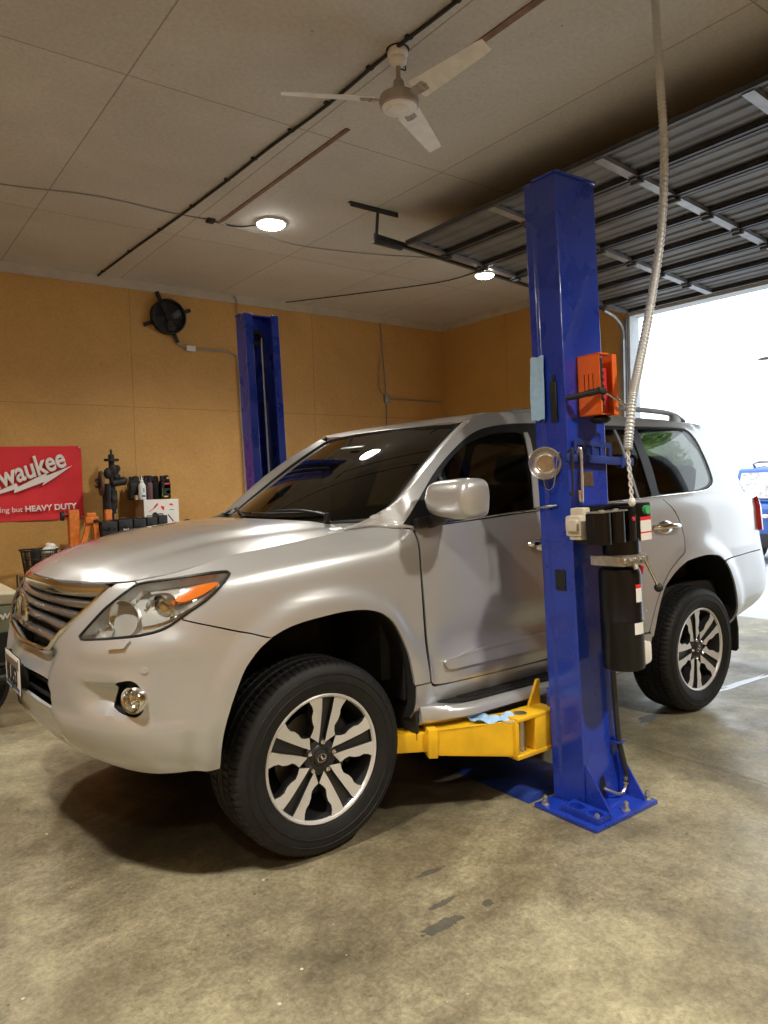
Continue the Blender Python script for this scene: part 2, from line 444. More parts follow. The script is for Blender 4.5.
# ================================================================== THE CAR
SMIN, SMAX = SCOL[0], SCOL[-1]
def sstep(x, a, b):
    t = np.clip((np.asarray(x, float)-a)/(b-a), 0, 1); return t*t*(3-2*t)
def skin_n(s, h):
    s = np.asarray(s, float); h = np.asarray(h, float); e = .006
    n = np.cross(skin(s+e, h)-skin(s-e, h), skin(s, h+e)-skin(s, h-e))
    n /= np.linalg.norm(n, axis=1)[:, None]+1e-12
    return n
_probe = skin_n(np.array([1.3]), np.array([.86]))[0]; NSGN = -1. if _probe[1] > 0 else 1.
CR_H = [.58, .649, .756, .826, .901, .93]; CR_S = [-1.20, -1.207, -1.244, -1.249, -1.207, -1.16]
def relief(s, h):
    d = np.zeros(len(s))
    # scoop that leads to the fog lamp
    d -= .05*sstep(s, -1.06, -.84)*sstep(h, .70, .745)*(1-sstep(h, .795, .835))*(1-sstep(s, -.79, -.74))
    # centre of the bumper set back between two vertical folds
    sc = np.interp(h, CR_H, CR_S)
    d -= .022*(1-sstep(s-sc, -.012, .03))*sstep(h, .50, .58)*(1-sstep(h, .88, .93))
    # shelf under the lamps and lower ledge
    d += .010*sstep(h, .88, .935)*(1-sstep(h, .95, 1.03))*sstep(s, -1.1, -.95)*(1-sstep(s, -.62, -.46))
    d += .014*(1-sstep(h, .655, .705))*sstep(h, .50, .6)*sstep(s, -1.25, -1.1)*(1-sstep(s, -.62, -.47))
    # flared lips around the wheel openings
    for cx, cz, r in ((.02, .53, .475), (2.77, .53, .495)):
        q = np.hypot(s-cx, h-cz)-r
        d += .016*(1-sstep(q, .035, .115))
    # sculpted lower door
    d -= .018*np.exp(-((h-.79)/.07)**2)*sstep(s, .56, .75)*(1-sstep(s, 2.0, 2.2))
    d += .010*np.exp(-((h-.64)/.06)**2)*sstep(s, .56, .75)*(1-sstep(s, 2.0, 2.2))
    return d
def SK(V, off=0., rel=True):
    V = np.atleast_2d(np.asarray(V, float)); s, h = V[:, 0], V[:, 1]
    P = skin(s, h); d = np.full(len(s), float(off))
    if rel: d = d+relief(s, h)
    return P+skin_n(s, h)*(NSGN*d)[:, None]
def out_body(p): return Vector((p.x-1.4 if (p.x < -.35 or p.x > 3.3) else 0., p.y*2.2, (p.z-.9)*.1))
def skin_panel(name, outline, parent, mats='silver_paint', holes=(), step=.03, off=0., rel=True, thick=.012, mirror=False, both=False, gap=0.):
    V, F = cdt(outline, holes, step)
    return sheet(name, SK(V, off, rel), F, mats, parent, thick, out_body, mirror, both)
def HS(V, off=0.):
    V = np.atleast_2d(np.asarray(V, float)); P = house(V[:, 0], V[:, 1]); e = .004
    n = np.cross(house(V[:, 0]+e, V[:, 1])-house(V[:, 0]-e, V[:, 1]), house(V[:, 0], V[:, 1]+e)-house(V[:, 0], V[:, 1]-e))
    n /= np.linalg.norm(n, axis=1)[:, None]; n *= np.where(n[:, 1] > 0, -1, 1)[:, None]
    return P+n*off
def house_panel(name, outline, parent, mats='silver_paint', holes=(), step=.04, off=0., thick=.01, mirror=False):
    V, F = cdt(outline, holes, step)
    return sheet(name, HS(V, off), F, mats, parent, thick, lambda p: Vector((0, p.y, .2)), mirror)
def sweep(mb, path, normals, prof, closed=False):
    """profile (outward, up) carried along a path"""
    n = len(prof); V = []; F = []
    for p, q in zip(path, normals):
        p = Vector(p); q = Vector(q).normalized()
        for a, b in prof: V.append(p+q*a+Vector((0, 0, b)))
    m = len(path)
    for i in range(m if closed else m-1):
        j = (i+1) % m
        for k in range(n):
            l = (k+1) % n; F.append((i*n+k, i*n+l, j*n+l, j*n+k))
    if not closed: F.append(list(range(n))); F.append([(m-1)*n+k for k in range(n)][::-1])
    return mb.add(V, F)

car = empty('car', (1.4, 0, 0), 'silver metallic off-road wagon parked between the two blue lift columns', 'car')
CAR = empty  # alias kept short below
def P_(name):  # an empty part of the car whose children use world coordinates
    o = bpy.data.objects.new(name, None); link(o, car); o.location = (-1.4, 0, 0); return o
def fix(o):     # meshes are written in world coordinates; shift to the car's own origin
    o.location = (-1.4, 0, 0); return o

# ---- outlines in (s, h)
ARCH_F = crv([(-.452,.468),(-.451,.52),(-.447,.581),(-.427,.666),(-.387,.773),(-.335,.877),(-.242,.945),(-.142,.982),(-.004,.999),(.112,1.004),(.21,.992),(.292,.959),(.371,.883),(.443,.785),(.472,.70),(.487,.632),(.492,.55),(.494,.468)], 4)
i_bs = min(range(len(ARCH_F)), key=lambda i: abs(ARCH_F[i][0]+.242)+abs(ARCH_F[i][1]-.945))
i_fs = min(range(len(ARCH_F)), key=lambda i: abs(ARCH_F[i][0]-.487)+abs(ARCH_F[i][1]-.632))
SEAM_F = crv([(-.242,.945),(-.422,1.005),(-.592,1.056)], 6)
HL_LOW = crv([(-.385,1.243),(-.438,1.190),(-.509,1.132),(-.599,1.064),(-.66,1.022),(-.735,1.002),(-.845,.988),(-.985,.972),(-1.020,.972)], 5)
HL_IN = crv([(-1.032,.980),(-.99,1.04),(-.943,1.132),(-.912,1.210),(-.885,1.282)], 5)
HL_UP = crv([(-.875,1.295),(-.808,1.302),(-.678,1.292),(-.57,1.283),(-.483,1.274),(-.395,1.262),(-.380,1.252)], 5)
HEADLIGHT = HL_LOW+HL_IN+HL_UP
G_R = crv([(-1.015,1.312),(-1.028,1.22),(-1.051,1.106),(-1.114,1.023),(-1.21,.948),(-1.262,.908)], 5)
G_B = crv([(-1.262,.908),(-1.34,.893),(-1.448,.888),(SMIN,.884)], 5)
INTAKE = crv([(SMIN-.02,.783),(-1.466,.783),(-1.305,.787),(-1.215,.780)], 4)+crv([(-1.190,.756),(-1.186,.70),(-1.190,.664)], 4)+crv([(-1.215,.652),(-1.358,.656),(-1.572,.660),(SMIN-.02,.660)], 4)
FOGOP = crv([(-.868,.735),(-.856,.775),(-.832,.822),(-.79,.838),(-.752,.838),(-.722,.81),(-.712,.772),(-.722,.73),(-.752,.708),(-.80,.712),(-.845,.722)], 4, True)

def o4(poly, d):   # nudge a seam curve sideways for a panel gap
    return [(p[0]+d[0], p[1]+d[1]) for p in poly]

# ---- front bumper
bl = [(SMIN,.884)][:0]
fb_outline = [(SMIN,.495),(-1.2,.50),(-.8,.506),(-.452,.512)]+[p for p in ARCH_F[:i_bs+1] if p[1] > .516]+o4(SEAM_F,(0,-.004))[1:]+o4(HL_LOW,(0,-.006))[15:]+o4(HL_IN,(-.008,0))+[(-.893,1.305),(-.91,1.318),(-1.0,1.318)]+o4(G_R,(.006,0))+o4(G_B,(0,-.004))[1:]
bumper = fix(skin_panel('front_bumper', fb_outline, car, holes=[INTAKE, FOGOP], step=.02, both=True))
for sgn in (-1, 1):
    f = lambda V, off=0., rel=True: SK(V, off, rel)*np.array([1, -sgn, 1.])
    # fog lamp: dark pocket, chrome ring, lens
    m = MB(); n0 = skin_n(np.array([-.76]), np.array([.772]))[0]*NSGN; n0 = n0*np.array([1, -sgn, 1.])
    V, F = cdt(FOGOP, (), .02); rim = resample(FOGOP, .02)
    a = f(rim, -.006); b = f(rim, -.09, False); k = len(rim)
    m.add(list(a)+list(b), [(i, (i+1) % k, k+(i+1) % k, k+i) for i in range(k)])
    m.add(list(f(V, -.09, False)), F)
    pk = fix(m.build('fog_pocket', 'black_plastic', car))
    c0 = Vector(f([(-.752,.772)], -.006, False)[0]); ax = Vector((-.90, .42*sgn, 0)).normalized()
    ux = ax.cross(Vector((0,0,1))).normalized(); uz = ux.cross(ax)
    Mf = Matrix((ux, uz, ax)).transposed().to_4x4(); Mf.translation = c0
    m = MB().tf(Mf); m.lathe([(.038,-.05),(.047,-.02),(.050,.012),(.047,.020),(.041,.015),(.037,-.01)], n=36)
    fl = fix(m.build('fog_light', 'chrome', car))
    m = MB().tf(Mf); m.lathe([(.0005,.012),(.02,.011),(.039,.002)], n=30); m.build('lens', 'lens_clear', fl)
    m = MB().tf(Mf); m.lathe([(.0005,-.035),(.02,-.034),(.039,-.008)], n=30); m.mat(0).ball((0,0,-.02), .012); m.build('reflector', 'reflector', fl)
    # washer flap and parking sensor
    m = MB(); w = [(-.853,.946),(-.838,.962),(-.821,.973),(-.773,.980),(-.789,.953)]
    V, F = cdt(w, (), .012); q = sheet('washer_cover', f(V, .011), F, 'silver_paint', bumper, .010, lambda p: Vector((-1, p.y, 0)))
    c1 = Vector(f([(-.713,.878)], .0)[0]); n1 = Vector((skin_n(np.array([-.713]), np.array([.878]))[0]*NSGN)*np.array([1, -sgn, 1.]))
    m = MB(); m.cyl(c1-n1*.01, c1+n1*.003, .0125, n=24); m.build('parking_sensor', 'silver_paint', bumper)
# lower intake: dark back and bars
m = MB()
ss = np.linspace(SMIN, -1.17, 14)
path = np.concatenate([SK(np.stack([ss, np.full(14, .72)], 1), -.075)*np.array([1,-1,1.]), SK(np.stack([ss[::-1], np.full(14, .72)], 1), -.075)[::1]][::1])
pl = np.concatenate([(SK(np.stack([ss[::-1], np.full(14, .72)], 1), -.075)*np.array([1,-1,1.])), SK(np.stack([ss, np.full(14, .72)], 1), -.075)[1:]])
sweep(m, pl, [(-1,0,0)]*len(pl), [(0,-.20),(.004,-.20),(.004,.085),(0,.085)])
for dz in (-.028, .028):
    sweep(m, pl+np.array([-.03,0,0]), [(-1,0,0)]*len(pl), [(-.02,dz-.008),(.012,dz-.006),(.012,dz+.006),(-.02,dz+.008)])
fix(m.build('lower_grille', 'black_plastic', car))
m = MB(); m.box((-.86,-.45,.555),(-.40,.45,.58)); m.box((-.72,-.66,.525),(-.40,.66,.55)); m.box((-.60,-.82,.50),(-.40,.82,.525)); fix(m.build('undertray', 'black_plastic', car))

# ---- grille
gr = None
GFULL = [(SMIN,.884)]
grid_out = [(SMIN,1.312)]+G_R+G_B[1:]
V, F = cdt(grid_out, (), .03)
gr = fix(sheet('grille', SK(V, -.075, False), F, 'black_plastic', car, .006, out_body, both=True))
def gpath(h, send, off, n=22):
    s = np.linspace(SMIN, send, n); a = SK(np.stack([s, np.full(n, h)], 1), off, False)
    nn = skin_n(s, np.full(n, h))*NSGN
    P = np.concatenate([(a*np.array([1,-1,1.]))[::-1], a[1:]]); N = np.concatenate([(nn*np.array([1,-1,1.]))[::-1], nn[1:]])
    N[:, 2] = 0
    return P, N
def gend(h): return float(np.interp(h, [.908,.948,1.023,1.106,1.22,1.312], [-1.262,-1.21,-1.114,-1.051,-1.028,-1.015]))
for h in (.937, .995, 1.055, 1.128):
    m = MB(); P, N = gpath(h, gend(h)-.012, -.012)
    sweep(m, P, N, [(-.045,-.006),(.004,-.013),(.014,-.009),(.016,0),(.010,.009),(-.004,.014),(-.045,.009)])
    m.build('slat', 'grille_silver', gr)
m = MB(); P, N = gpath(1.262, -1.035, -.004)
sweep(m, P, N, [(-.03,-.02),(.004,-.024),(.012,-.010),(.010,.012),(-.004,.024),(-.03,.022)]); m.build('chrome_bar', 'chrome', gr)
# surround
m = MB(); ring = G_R[2:]+G_B[1:]
a = SK(ring, .004, False); nn = skin_n(np.array([p[0] for p in ring]), np.array([p[1] for p in ring]))*NSGN
P = np.concatenate([(a*np.array([1,-1,1.]))[::-1][:-1][::-1][::-1], a[::-1]]) if False else a
for sg in (1., -1.):
    mir = np.array([1, sg, 1.]); m.tube(list(a*mir), .009, 8)
m.build('surround', 'chrome', gr)
# emblem: oval ring and slanted letter
em = empty('emblem', (0,0,0), parent=gr)
m = MB(); cx = -.918; pts = [(cx-.004, .082*math.cos(t), 1.020+.064*math.sin(t)) for t in np.linspace(0, 2*math.pi, 41)]
m.tube(pts, .009, 8, cap=False)
m.prism([(-.022,.042),(-.004,.050),(.022,-.022),(.058,-.022),(.050,-.038),(-.005,-.038)], (cx-.006,0,1.020), (0,-1,0), (0,0,1), (-1,0,0), .012)
bpy.data.objects.remove(em)
m.build('emblem', 'chrome', gr)
# plate
pl_o = MB(); pl_o.box((-.978,-.176,.686),(-.975,.130,.838),.003); pl_o.mat(1).box((-.975,-.178,.684),(-.971,.132,.840),.004)
pl_o.box((-.971,-.10,.70),(-.93,.06,.80)); plate = fix(pl_o.build('license_plate', ['plate_white', 'black_plastic'], car)); plate['label'] = 'white registration plate with dark characters'
m = MB(); m.box((-.9795,-.161,.787),(-.9775,.115,.820)); m.build('top_band', 'plate_brown', plate)
m = MB(); m.box((-.9795,-.166,.697),(-.9775,.120,.710)); m.build('bottom_band', 'ink_blue', plate)
for y in (-.161, .115):
    for z in (.697, .827): m = MB(); m.cyl((-.981,y,z), (-.977,y,z), .006, n=10); m.build('screw', 'chrome', plate)
text('lettering', '0UJ53', .104, frame((-.9795,-.023,.748), (0,-1,0), (0,0,1)), 'ink_black', plate, .0008, off=.004, sx=.86)

# ---- headlights
for sgn in (-1, 1):
    mir = np.array([1, -sgn, 1.]); f = lambda V, off=0.: SK(V, off, False)*mir
    V, F = cdt(HEADLIGHT, (), .025)
    hl = fix(sheet('headlight', f(V, .002), F, 'lens_clear', car, .003, out_body)); hl['label'] = 'clear swept-back headlight with amber corner'
    cen = np.array(HEADLIGHT).mean(0); ring = resample(HEADLIGHT, .02); inn = cen+(ring-cen)*.955
    a = f(ring, -.003); b = f(inn, -.044); k = len(ring)
    m = MB(); m.add(list(a)+list(b), [(i, (i+1) % k, k+(i+1) % k, k+i) for i in range(k)])
    V2, F2 = cdt(inn, (), .03); m.mat(0).add(list(f(V2, -.044)), F2); m.build('housing', 'lamp_grey', hl)
    m = MB(); m.tube(list(f(ring, -.001))+[tuple(f(ring, -.001)[0])], .0055, 6); m.build('seal', 'black_trim', hl)
    ax0 = Vector((-.86, .5*sgn, 0)).normalized()
    def lampM(s, h, off):
        c = Vector(f([(s, h)], off)[0]); ux = ax0.cross(Vector((0,0,1))).normalized(); uz = ux.cross(ax0)
        M = Matrix((ux, uz, ax0)).transposed().to_4x4(); M.translation = c; return M
    m = MB().tf(lampM(-.70, 1.140, -.058)); m.lathe([(.062,.0),(.064,.035),(.058,.042),(.050,.03),(.046,.01)], n=36); m.build('projector_ring', 'reflector', hl)
    m = MB().tf(lampM(-.70, 1.140, -.055)); m.ball((0,0,.0), .045, .045, .03, 24, 12); m.build('projector_lens', 'chrome', hl)
    m = MB().tf(lampM(-.865, 1.090, -.062)); m.lathe([(.012,-.02),(.035,-.012),(.055,.012),(.066,.045),(.070,.046)], n=36); m.mat(0).ball((0,0,0), .016); m.build('reflector', 'reflector', hl)
    m = MB().tf(lampM(-.80, 1.205, -.05)); m.lathe([(.010,-.02),(.03,-.01),(.045,.02)], n=30); m.build('reflector', 'reflector', hl)
    m = MB().tf(lampM(-.93, 1.02, -.04)); m.lathe([(.010,-.015),(.022,-.006),(.032,.015)], n=24); m.build('marker_lamp', 'lamp_grey', hl)
    am = crv([(-.641,1.158),(-.637,1.19),(-.622,1.215),(-.549,1.238),(-.44,1.232),(-.461,1.206),(-.543,1.166),(-.60,1.148)], 4, True)
    V, F = cdt(am, (), .02); ts = sheet('turn_signal', f(V, -.014), F, 'amber', hl, .018, out_body); ts['label'] = 'amber turn signal'
    lo = [(-.47,1.165),(-.56,1.10),(-.66,1.045),(-.75,1.026)]
    m = MB(); m.tube(list(f(crv(lo, 5), -.02)), .009, 8); m.build('chrome_strip', 'chrome', hl)

# ---- fenders, doors, quarters
FT = crv([(.515,1.30),(.49,1.328)], 2)
fender = o4(SEAM_F,(0,.002))[::-1]+ARCH_F[i_bs+1:i_fs+1]+[(.49,.634),(.547,.630)]+crv([(.545,.66),(.532,.831),(.527,.967),(.525,1.111),(.525,1.213),(.517,1.322)], 4)+[(.30,1.332),(-.33,1.332),(-.6,1.332),(-.88,1.330),(-.905,1.325),(-.893,1.312)]+o4(HL_UP,(0,.009))+o4(HL_LOW,(.009,.003))[:16]
fdoor = crv([(.527,1.318),(.533,1.213),(.533,1.111),(.536,.967),(.541,.831),(.554,.66)], 4)+crv([(.558,.635),(.585,.612),(.65,.605)], 4)+[(.921,.600),(1.405,.604)]+[(1.413,1.332)]
rdoor = [(1.421,1.332),(1.421,.604),(2.205,.612)]+crv([(2.209,.627),(2.267,.791),(2.367,.93),(2.484,1.013),(2.565,1.055)], 5)+crv([(2.59,1.09),(2.585,1.136),(2.513,1.211),(2.44,1.28),(2.391,1.332)], 4)
ARCH_R = crv([(2.235,.468),(2.243,.548),(2.268,.70),(2.325,.845),(2.39,.905),(2.478,.955),(2.58,.992),(2.653,1.006),(2.74,1.015),(2.83,1.017),(2.92,1.008),(2.999,.990),(3.094,.925),(3.16,.845),(3.205,.760),(3.24,.67),(3.265,.57),(3.27,.468)], 4)
i_rd = min(range(len(ARCH_R)), key=lambda i: abs(ARCH_R[i][0]-2.25)+abs(ARCH_R[i][1]-.60))
i_rb = min(range(len(ARCH_R)), key=lambda i: abs(ARCH_R[i][0]-3.05)+abs(ARCH_R[i][1]-.96))
TAIL = [(3.63,1.115),(3.71,1.112),(3.86,1.115),(4.05,1.13),(4.06,1.26),(3.86,1.275),(3.72,1.272),(3.64,1.245),(3.615,1.18)]
quarter = [(2.214,.618)]+ARCH_R[i_rd:i_rb+1]+crv([(3.06,.968),(3.25,.975),(3.456,.985),(3.74,.988)], 4)[1:]+[(3.74,1.105),(3.63,1.108),(3.608,1.18),(3.634,1.25),(3.72,1.279),(3.74,1.28),(3.74,1.332)]+[(2.399,1.332)]+crv([(2.399,1.332),(2.521,1.214),(2.593,1.138),(2.598,1.09),(2.573,1.05)], 4)[1:]+crv([(2.573,1.05),(2.488,1.007),(2.372,.926),(2.273,.789),(2.216,.629)], 5)[1:]
rbump = ARCH_R[i_rb+1:]+[(SMAX,.468),(SMAX,.975),(3.74,.980)]+crv([(3.74,.980),(3.456,.978),(3.25,.968),(3.075,.958)], 4)[1:]
sl = [(.497,.468)]+ARCH_F[i_fs+1:][::-1][1:]+[(.49,.627),(.55,.622)]+[(.60,.597),(1.4,.595),(2.205,.603),(2.243,.60)]+ARCH_R[:i_rd][::-1]
sl = [(.500,.468)]+[(.498,.55),(.493,.626),(.552,.622)]+crv([(.56,.612),(.60,.596)],3)+[(1.4,.594),(2.20,.602),(2.238,.602)]+[(2.235,.548),(2.228,.468)]
DOORS = {}
for sgn in (-1, 1):
    mr = sgn > 0
    fix(skin_panel('front_fender', fender, car, step=.024, mirror=mr))
    d1 = fix(skin_panel('front_door', fdoor, car, step=.03, mirror=mr))
    d2 = fix(skin_panel('rear_door', rdoor, car, step=.03, mirror=mr))
    fix(skin_panel('rear_quarter_panel', quarter, car, step=.028, mirror=mr))
    fix(skin_panel('sill', sl, car, step=.04, mirror=mr))
    DOORS[sgn] = (d1, d2)
    mir = np.array([1, -sgn, 1.])
    # door mouldings with a chrome inlay
    ml = crv([(.655,.708),(.672,.676),(.72,.670)], 4)+[(1.405,.672),(1.405,.745)]+crv([(1.30,.748),(.985,.743),(.80,.728),(.70,.715),(.662,.712)], 3)
    V, F = cdt(ml, (), .03); q = sheet('door_moulding', SK(V, .018)*mir, F, 'silver_paint', d1, .014, out_body)
    inl = [(.735,.716),(.985,.728),(1.40,.732),(1.40,.746),(.985,.743),(.80,.730)]
    V, F = cdt(inl, (), .03); q = sheet('chrome_inlay', SK(V, .0205)*mir, F, 'inlay', d1, .004, out_body)
    ml2 = [(1.425,.672),(2.17,.676),(2.20,.71),(2.18,.742),(1.425,.746)]
    V, F = cdt(ml2, (), .03); q = sheet('door_moulding', SK(V, .018)*mir, F, 'silver_paint', d2, .014, out_body)
    V, F = cdt([(1.425,.732),(2.12,.728),(2.15,.74),(1.425,.746)], (), .03); q = sheet('chrome_inlay', SK(V, .0205)*mir, F, 'inlay', d2, .004, out_body)
    # handles
    for d, s0, h0 in ((d1, 1.33, 1.168), (d2, 2.375, 1.172)):
        c = SK([(s0, h0)], 0)[0]*mir; y = c[1]; o = -1 if sgn < 0 else 1
        m = MB(); m.ball((c[0], y, c[2]), .085, .012, .042, 24, 10); 
        m.build('handle_cup', 'chrome', d)
        m = MB(); m.tube(crv([(c[0]-.125,y+o*.002,c[2]+.004),(c[0]-.095,y+o*.034,c[2]+.008),(c[0],y+o*.046,c[2]+.010),(c[0]+.085,y+o*.038,c[2]+.006),(c[0]+.125,y+o*.004,c[2])], 6), [.017]*3+[.0165]*19+[.016]*3, 12)
        m.build('door_handle', 'chrome', d)
# rear bumper, tailgate
fix(skin_panel('rear_bumper', rbump, car, step=.035, both=True))
tg = [(3.748,.988),(SMAX,.985),(SMAX,1.332),(3.748,1.332),(3.748,1.282),(3.86,1.282),(4.068,1.266),(4.062,1.12),(3.86,1.108),(3.748,1.106)]
tailgate = fix(skin_panel('tailgate', tg, car, step=.04, both=True))
for sgn in (-1, 1):
    V, F = cdt(TAIL, (), .025)
    tl = fix(sheet('taillight', SK(V, .028, False)*np.array([1, -sgn, 1.]), F, 'red_lens', car, .05, out_body)); tl['label'] = 'red taillight'

# ---- wheel wells
for arch, cx in ((ARCH_F, 0.), (ARCH_R, 2.76)):
    for sgn in (-1, 1):
        a = SK(arch, -.003)*np.array([1, -sgn, 1.]); n = len(a)
        a1 = a.copy(); a1[:, 1] += .035*-sgn*-1*(-1) if False else 0
        a1 = a.copy(); a1[:, 1] -= sgn*.045
        b = a.copy(); b[:, 0] = cx+(b[:, 0]-cx)*1.05; b[:, 2] = .5+(b[:, 2]-.5)*1.05; b[:, 1] = sgn*.86
        c = b.copy(); c[:, 1] = sgn*.40
        m = MB(); V = list(a)+list(a1)+list(b)+list(c); F = []
        for k in range(3):
            for i in range(n-1): F.append((k*n+i, k*n+i+1, (k+1)*n+i+1, (k+1)*n+i))
        F.append([3*n+i for i in range(n)])
        m.add(V, F); fix(m.build('wheel_liner', 'dark_liner', car, fixn=False))
# ---- underbody, axles
m = MB(); m.box((-.60,-.38,.36),(3.55,.38,.60),.03); m.box((.55,-.78,.45),(2.2,.78,.62),.03); m.box((3.3,-.6,.55),(3.75,.6,.66),.02)
for y in (-.42,.42): m.box((-.55,y-.05,.40),(3.6,y+.05,.52),.01)
fix(m.build('chassis', 'dark_liner', car))
for x in (0, 2.85):
    m = MB(); m.cyl((x,-.72,.40),(x,.72,.40),.05); m.ball((x,.1,.40),.15,.13,.14); fix(m.build('axle', 'iron_dark', car))

# dark boxes for radiator and engine, added to block lamp light behind the grille
m = MB(); m.box((-.72,-.62,.52),(-.64,.62,1.10),.01); m.box((-.60,-.55,.45),(.25,.55,1.02),.05); m.box((-.70,-.80,.50),(-.52,.80,.62),.02)
for sg in (-1, 1): m.box((-.66,sg*.60,.62),(-.50,sg*.78,1.08),.02); m.box((-.6,sg*.42,.95),(.30,sg*.66,1.10),.03)
fix(m.build('engine_bay_blocker', 'dark_liner', car))
# ---- hood
hx = np.linspace(-.8649, .36, 60)
hy = np.interp(hx, EX, EY)
edge = [(x, -y+.004) for x, y in zip(hx, hy)]
rear = [(.06+.30*t*t, -.751*t) for t in np.linspace(1, 0, 10)]
fr = [(x, y) for x, y in edge]
outl = [(-.864,0)]+fr[1:-1]+rear
def hood2(x, y):
    P = hood(x, y); r = np.abs(y)
    # raised centre with soft folds running back from the grille corners
    f0 = np.interp(x, [-.8,.2], [.42,.52])
    P[:, 2] += .007*(1-sstep(r, f0-.03, f0+.07))*sstep(x, -.84, -.55)
    P[:, 2] -= .006*np.exp(-((r-f0-.10)/.05)**2)*sstep(x, -.7, -.4)
    return P
V, F = cdt(outl, (), .035)
fix(sheet('hood', hood2(V[:, 0], V[:, 1]), F, 'silver_paint', car, .012, lambda p: Vector((0, 0, 1)), both=True))

# ---- windshield
WB = lambda t: np.array([.13+.27*t*t, -.775*t, 1.332+.028*t*t])
WT = lambda t: np.array([.925+.06*t*t, -.63*t, 1.796-.012*t*t])
def wsh(t, q, ins=0.):
    a, b = WB(t), WT(t); p = a+(b-a)*q; p[2] += .035*4*q*(1-q)*.6; return WP(p)
m_v = []; m_f = []; nt_, nq = 24, 14
for i in range(nt_+1):
    for j in range(nq+1): m_v.append(wsh(-1+2*i/nt_, j/nq))
for i in range(nt_):
    for j in range(nq):
        a = i*(nq+1)+j; m_f.append((a, a+1, a+nq+2, a+nq+1))
ws = fix(sheet('windshield', m_v, m_f, 'windshield', car, .005, lambda p: Vector((-1, 0, 1)))); ws['label'] = 'dark sloping windshield'
m = MB()
edge_w = [wsh(t, 0) for t in np.linspace(-1, 1, 16)]+[wsh(1, q) for q in np.linspace(.1, 1, 10)]+[wsh(t, 1) for t in np.linspace(.9, -1, 16)]+[wsh(-1, q) for q in np.linspace(.9, 0, 10)]
m.tube(edge_w, .011, 6, cap=False); m.build('seal', 'black_trim', ws)
m = MB(); cowl = []
for t in np.linspace(-1, 1, 20):
    a = np.array([.03+.30*t*t, -.75*t, 1.322+.018*t*t]); a = WP(a); b = WP(WB(t))+np.array([.02,0,.004]); cowl += [a, b, a-np.array([0,0,.05]), b-np.array([0,0,.05])]
F = []
for i in range(19):
    a = 4*i; F += [(a,a+1,a+5,a+4),(a+2,a+6,a+7,a+3),(a,a+4,a+6,a+2),(a+1,a+3,a+7,a+5)]
m.add(cowl, F); cw = fix(m.build('cowl', 'black_plastic', car))
# wipers
for y0, y1 in ((-.56, .02), (.02, .58)):
    m = MB(); piv = wsh(-y0/-.80*-1 if False else -y0/.775, .02)+np.array([-.03,0,.03])
    arm = [tuple(piv), tuple(wsh(-(y0*.7+y1*.3)/.775, .075)+np.array([-.04,0,.028])), tuple(wsh(-(y0*.35+y1*.65)/.765, .09)+np.array([-.03,0,.022]))]
    m.tube(crv(arm, 6), .007, 8); m.cyl(piv-np.array([0,0,.03]), piv+np.array([0,0,.008]), .014)
    bl_ = [tuple(wsh(-y/.765, .085)+np.array([-.012,0,.012])) for y in np.linspace(y0*.85+y1*.15, y1+.06, 8)]
    m.tube(bl_, .006, 6); fix(m.build('wiper', 'black_trim', car))

# ---- roof
RX = np.array([.90,.93,.985,1.02,1.1,1.3,1.6,2.0,2.5,2.8,3.05,3.20,3.27]); RC = np.array([1.795,1.798,1.820,1.834,1.856,1.878,1.900,1.910,1.908,1.898,1.880,1.858,1.842])
RE = np.array([1.782,1.784,1.808,1.828,1.848,1.864,1.872,1.876,1.874,1.868,1.856,1.838,1.82])
def roof(x, y):
    zc = np.interp(x, RX, RC); ze = np.interp(x, RX, RE); ye = np.interp(ze, YZ[:, 0], YZ[:, 1])-.03*np.clip((x-2.6)/.8, 0, 2)**2-.02*np.clip((.9-x)/.5, 0, 1)**2
    r = np.clip(np.abs(y)/ye, 0, 1); return WP(np.stack([x, y, zc+(ze-zc)*r**3], 1))
def rye(x):
    ze = np.interp(x, RX, RE); return float(np.interp(ze, YZ[:, 0], YZ[:, 1])-.03*np.clip((x-2.6)/.8, 0, 2)**2-.02*np.clip((.9-x)/.5, 0, 1)**2)
out_r = [(.920+.06*t*t, -.63*t) for t in np.linspace(0, 1, 10)]+[(x, -rye(x)) for x in np.linspace(1.02, 3.19, 50)]+[(3.24+.04*(1-t*t), -.60*t) for t in np.linspace(1, 0, 10)]
V, F = cdt(out_r, (), .05)
rf = fix(sheet('roof', roof(V[:, 0], V[:, 1]), F, 'silver_paint', car, .014, lambda p: Vector((0, 0, 1)), both=True))
# ---- body side above the belt
top = [(x, float(np.interp(x, RX, RE))) for x in np.linspace(1.02, 3.19, 40)]
A_EDGE = [(.335,1.372),(.45,1.440),(.60,1.560),(.75,1.665),(.90,1.755),(.985,1.806)]
side_out = A_EDGE+top+crv([(3.19,1.838),(3.225,1.79),(3.278,1.665),(3.345,1.528),(3.40,1.424),(3.47,1.335)], 4)+[(3.47,1.30),(2.4,1.335),(.60,1.296),(.50,1.312)]
win = crv([(.440,1.318),(.489,1.381),(.658,1.551),(.795,1.649),(.94,1.728),(1.082,1.772),(1.279,1.797),(1.479,1.806)], 4)+[(2.349,1.812),(2.66,1.816)]+crv([(2.80,1.815),(2.911,1.806),(2.973,1.763),(3.023,1.648),(3.058,1.516),(3.045,1.472),(3.001,1.444)], 4)+[(2.889,1.416),(2.386,1.396),(1.33,1.360),(.62,1.322)]
fg = crv([(.665,1.524),(.784,1.618),(.926,1.694),(1.08,1.736),(1.20,1.750)], 4)+crv([(1.29,1.752),(1.325,1.742),(1.332,1.715)], 3)+[(1.317,1.542),(1.285,1.372),(.945,1.346),(.638,1.330),(.62,1.40)]
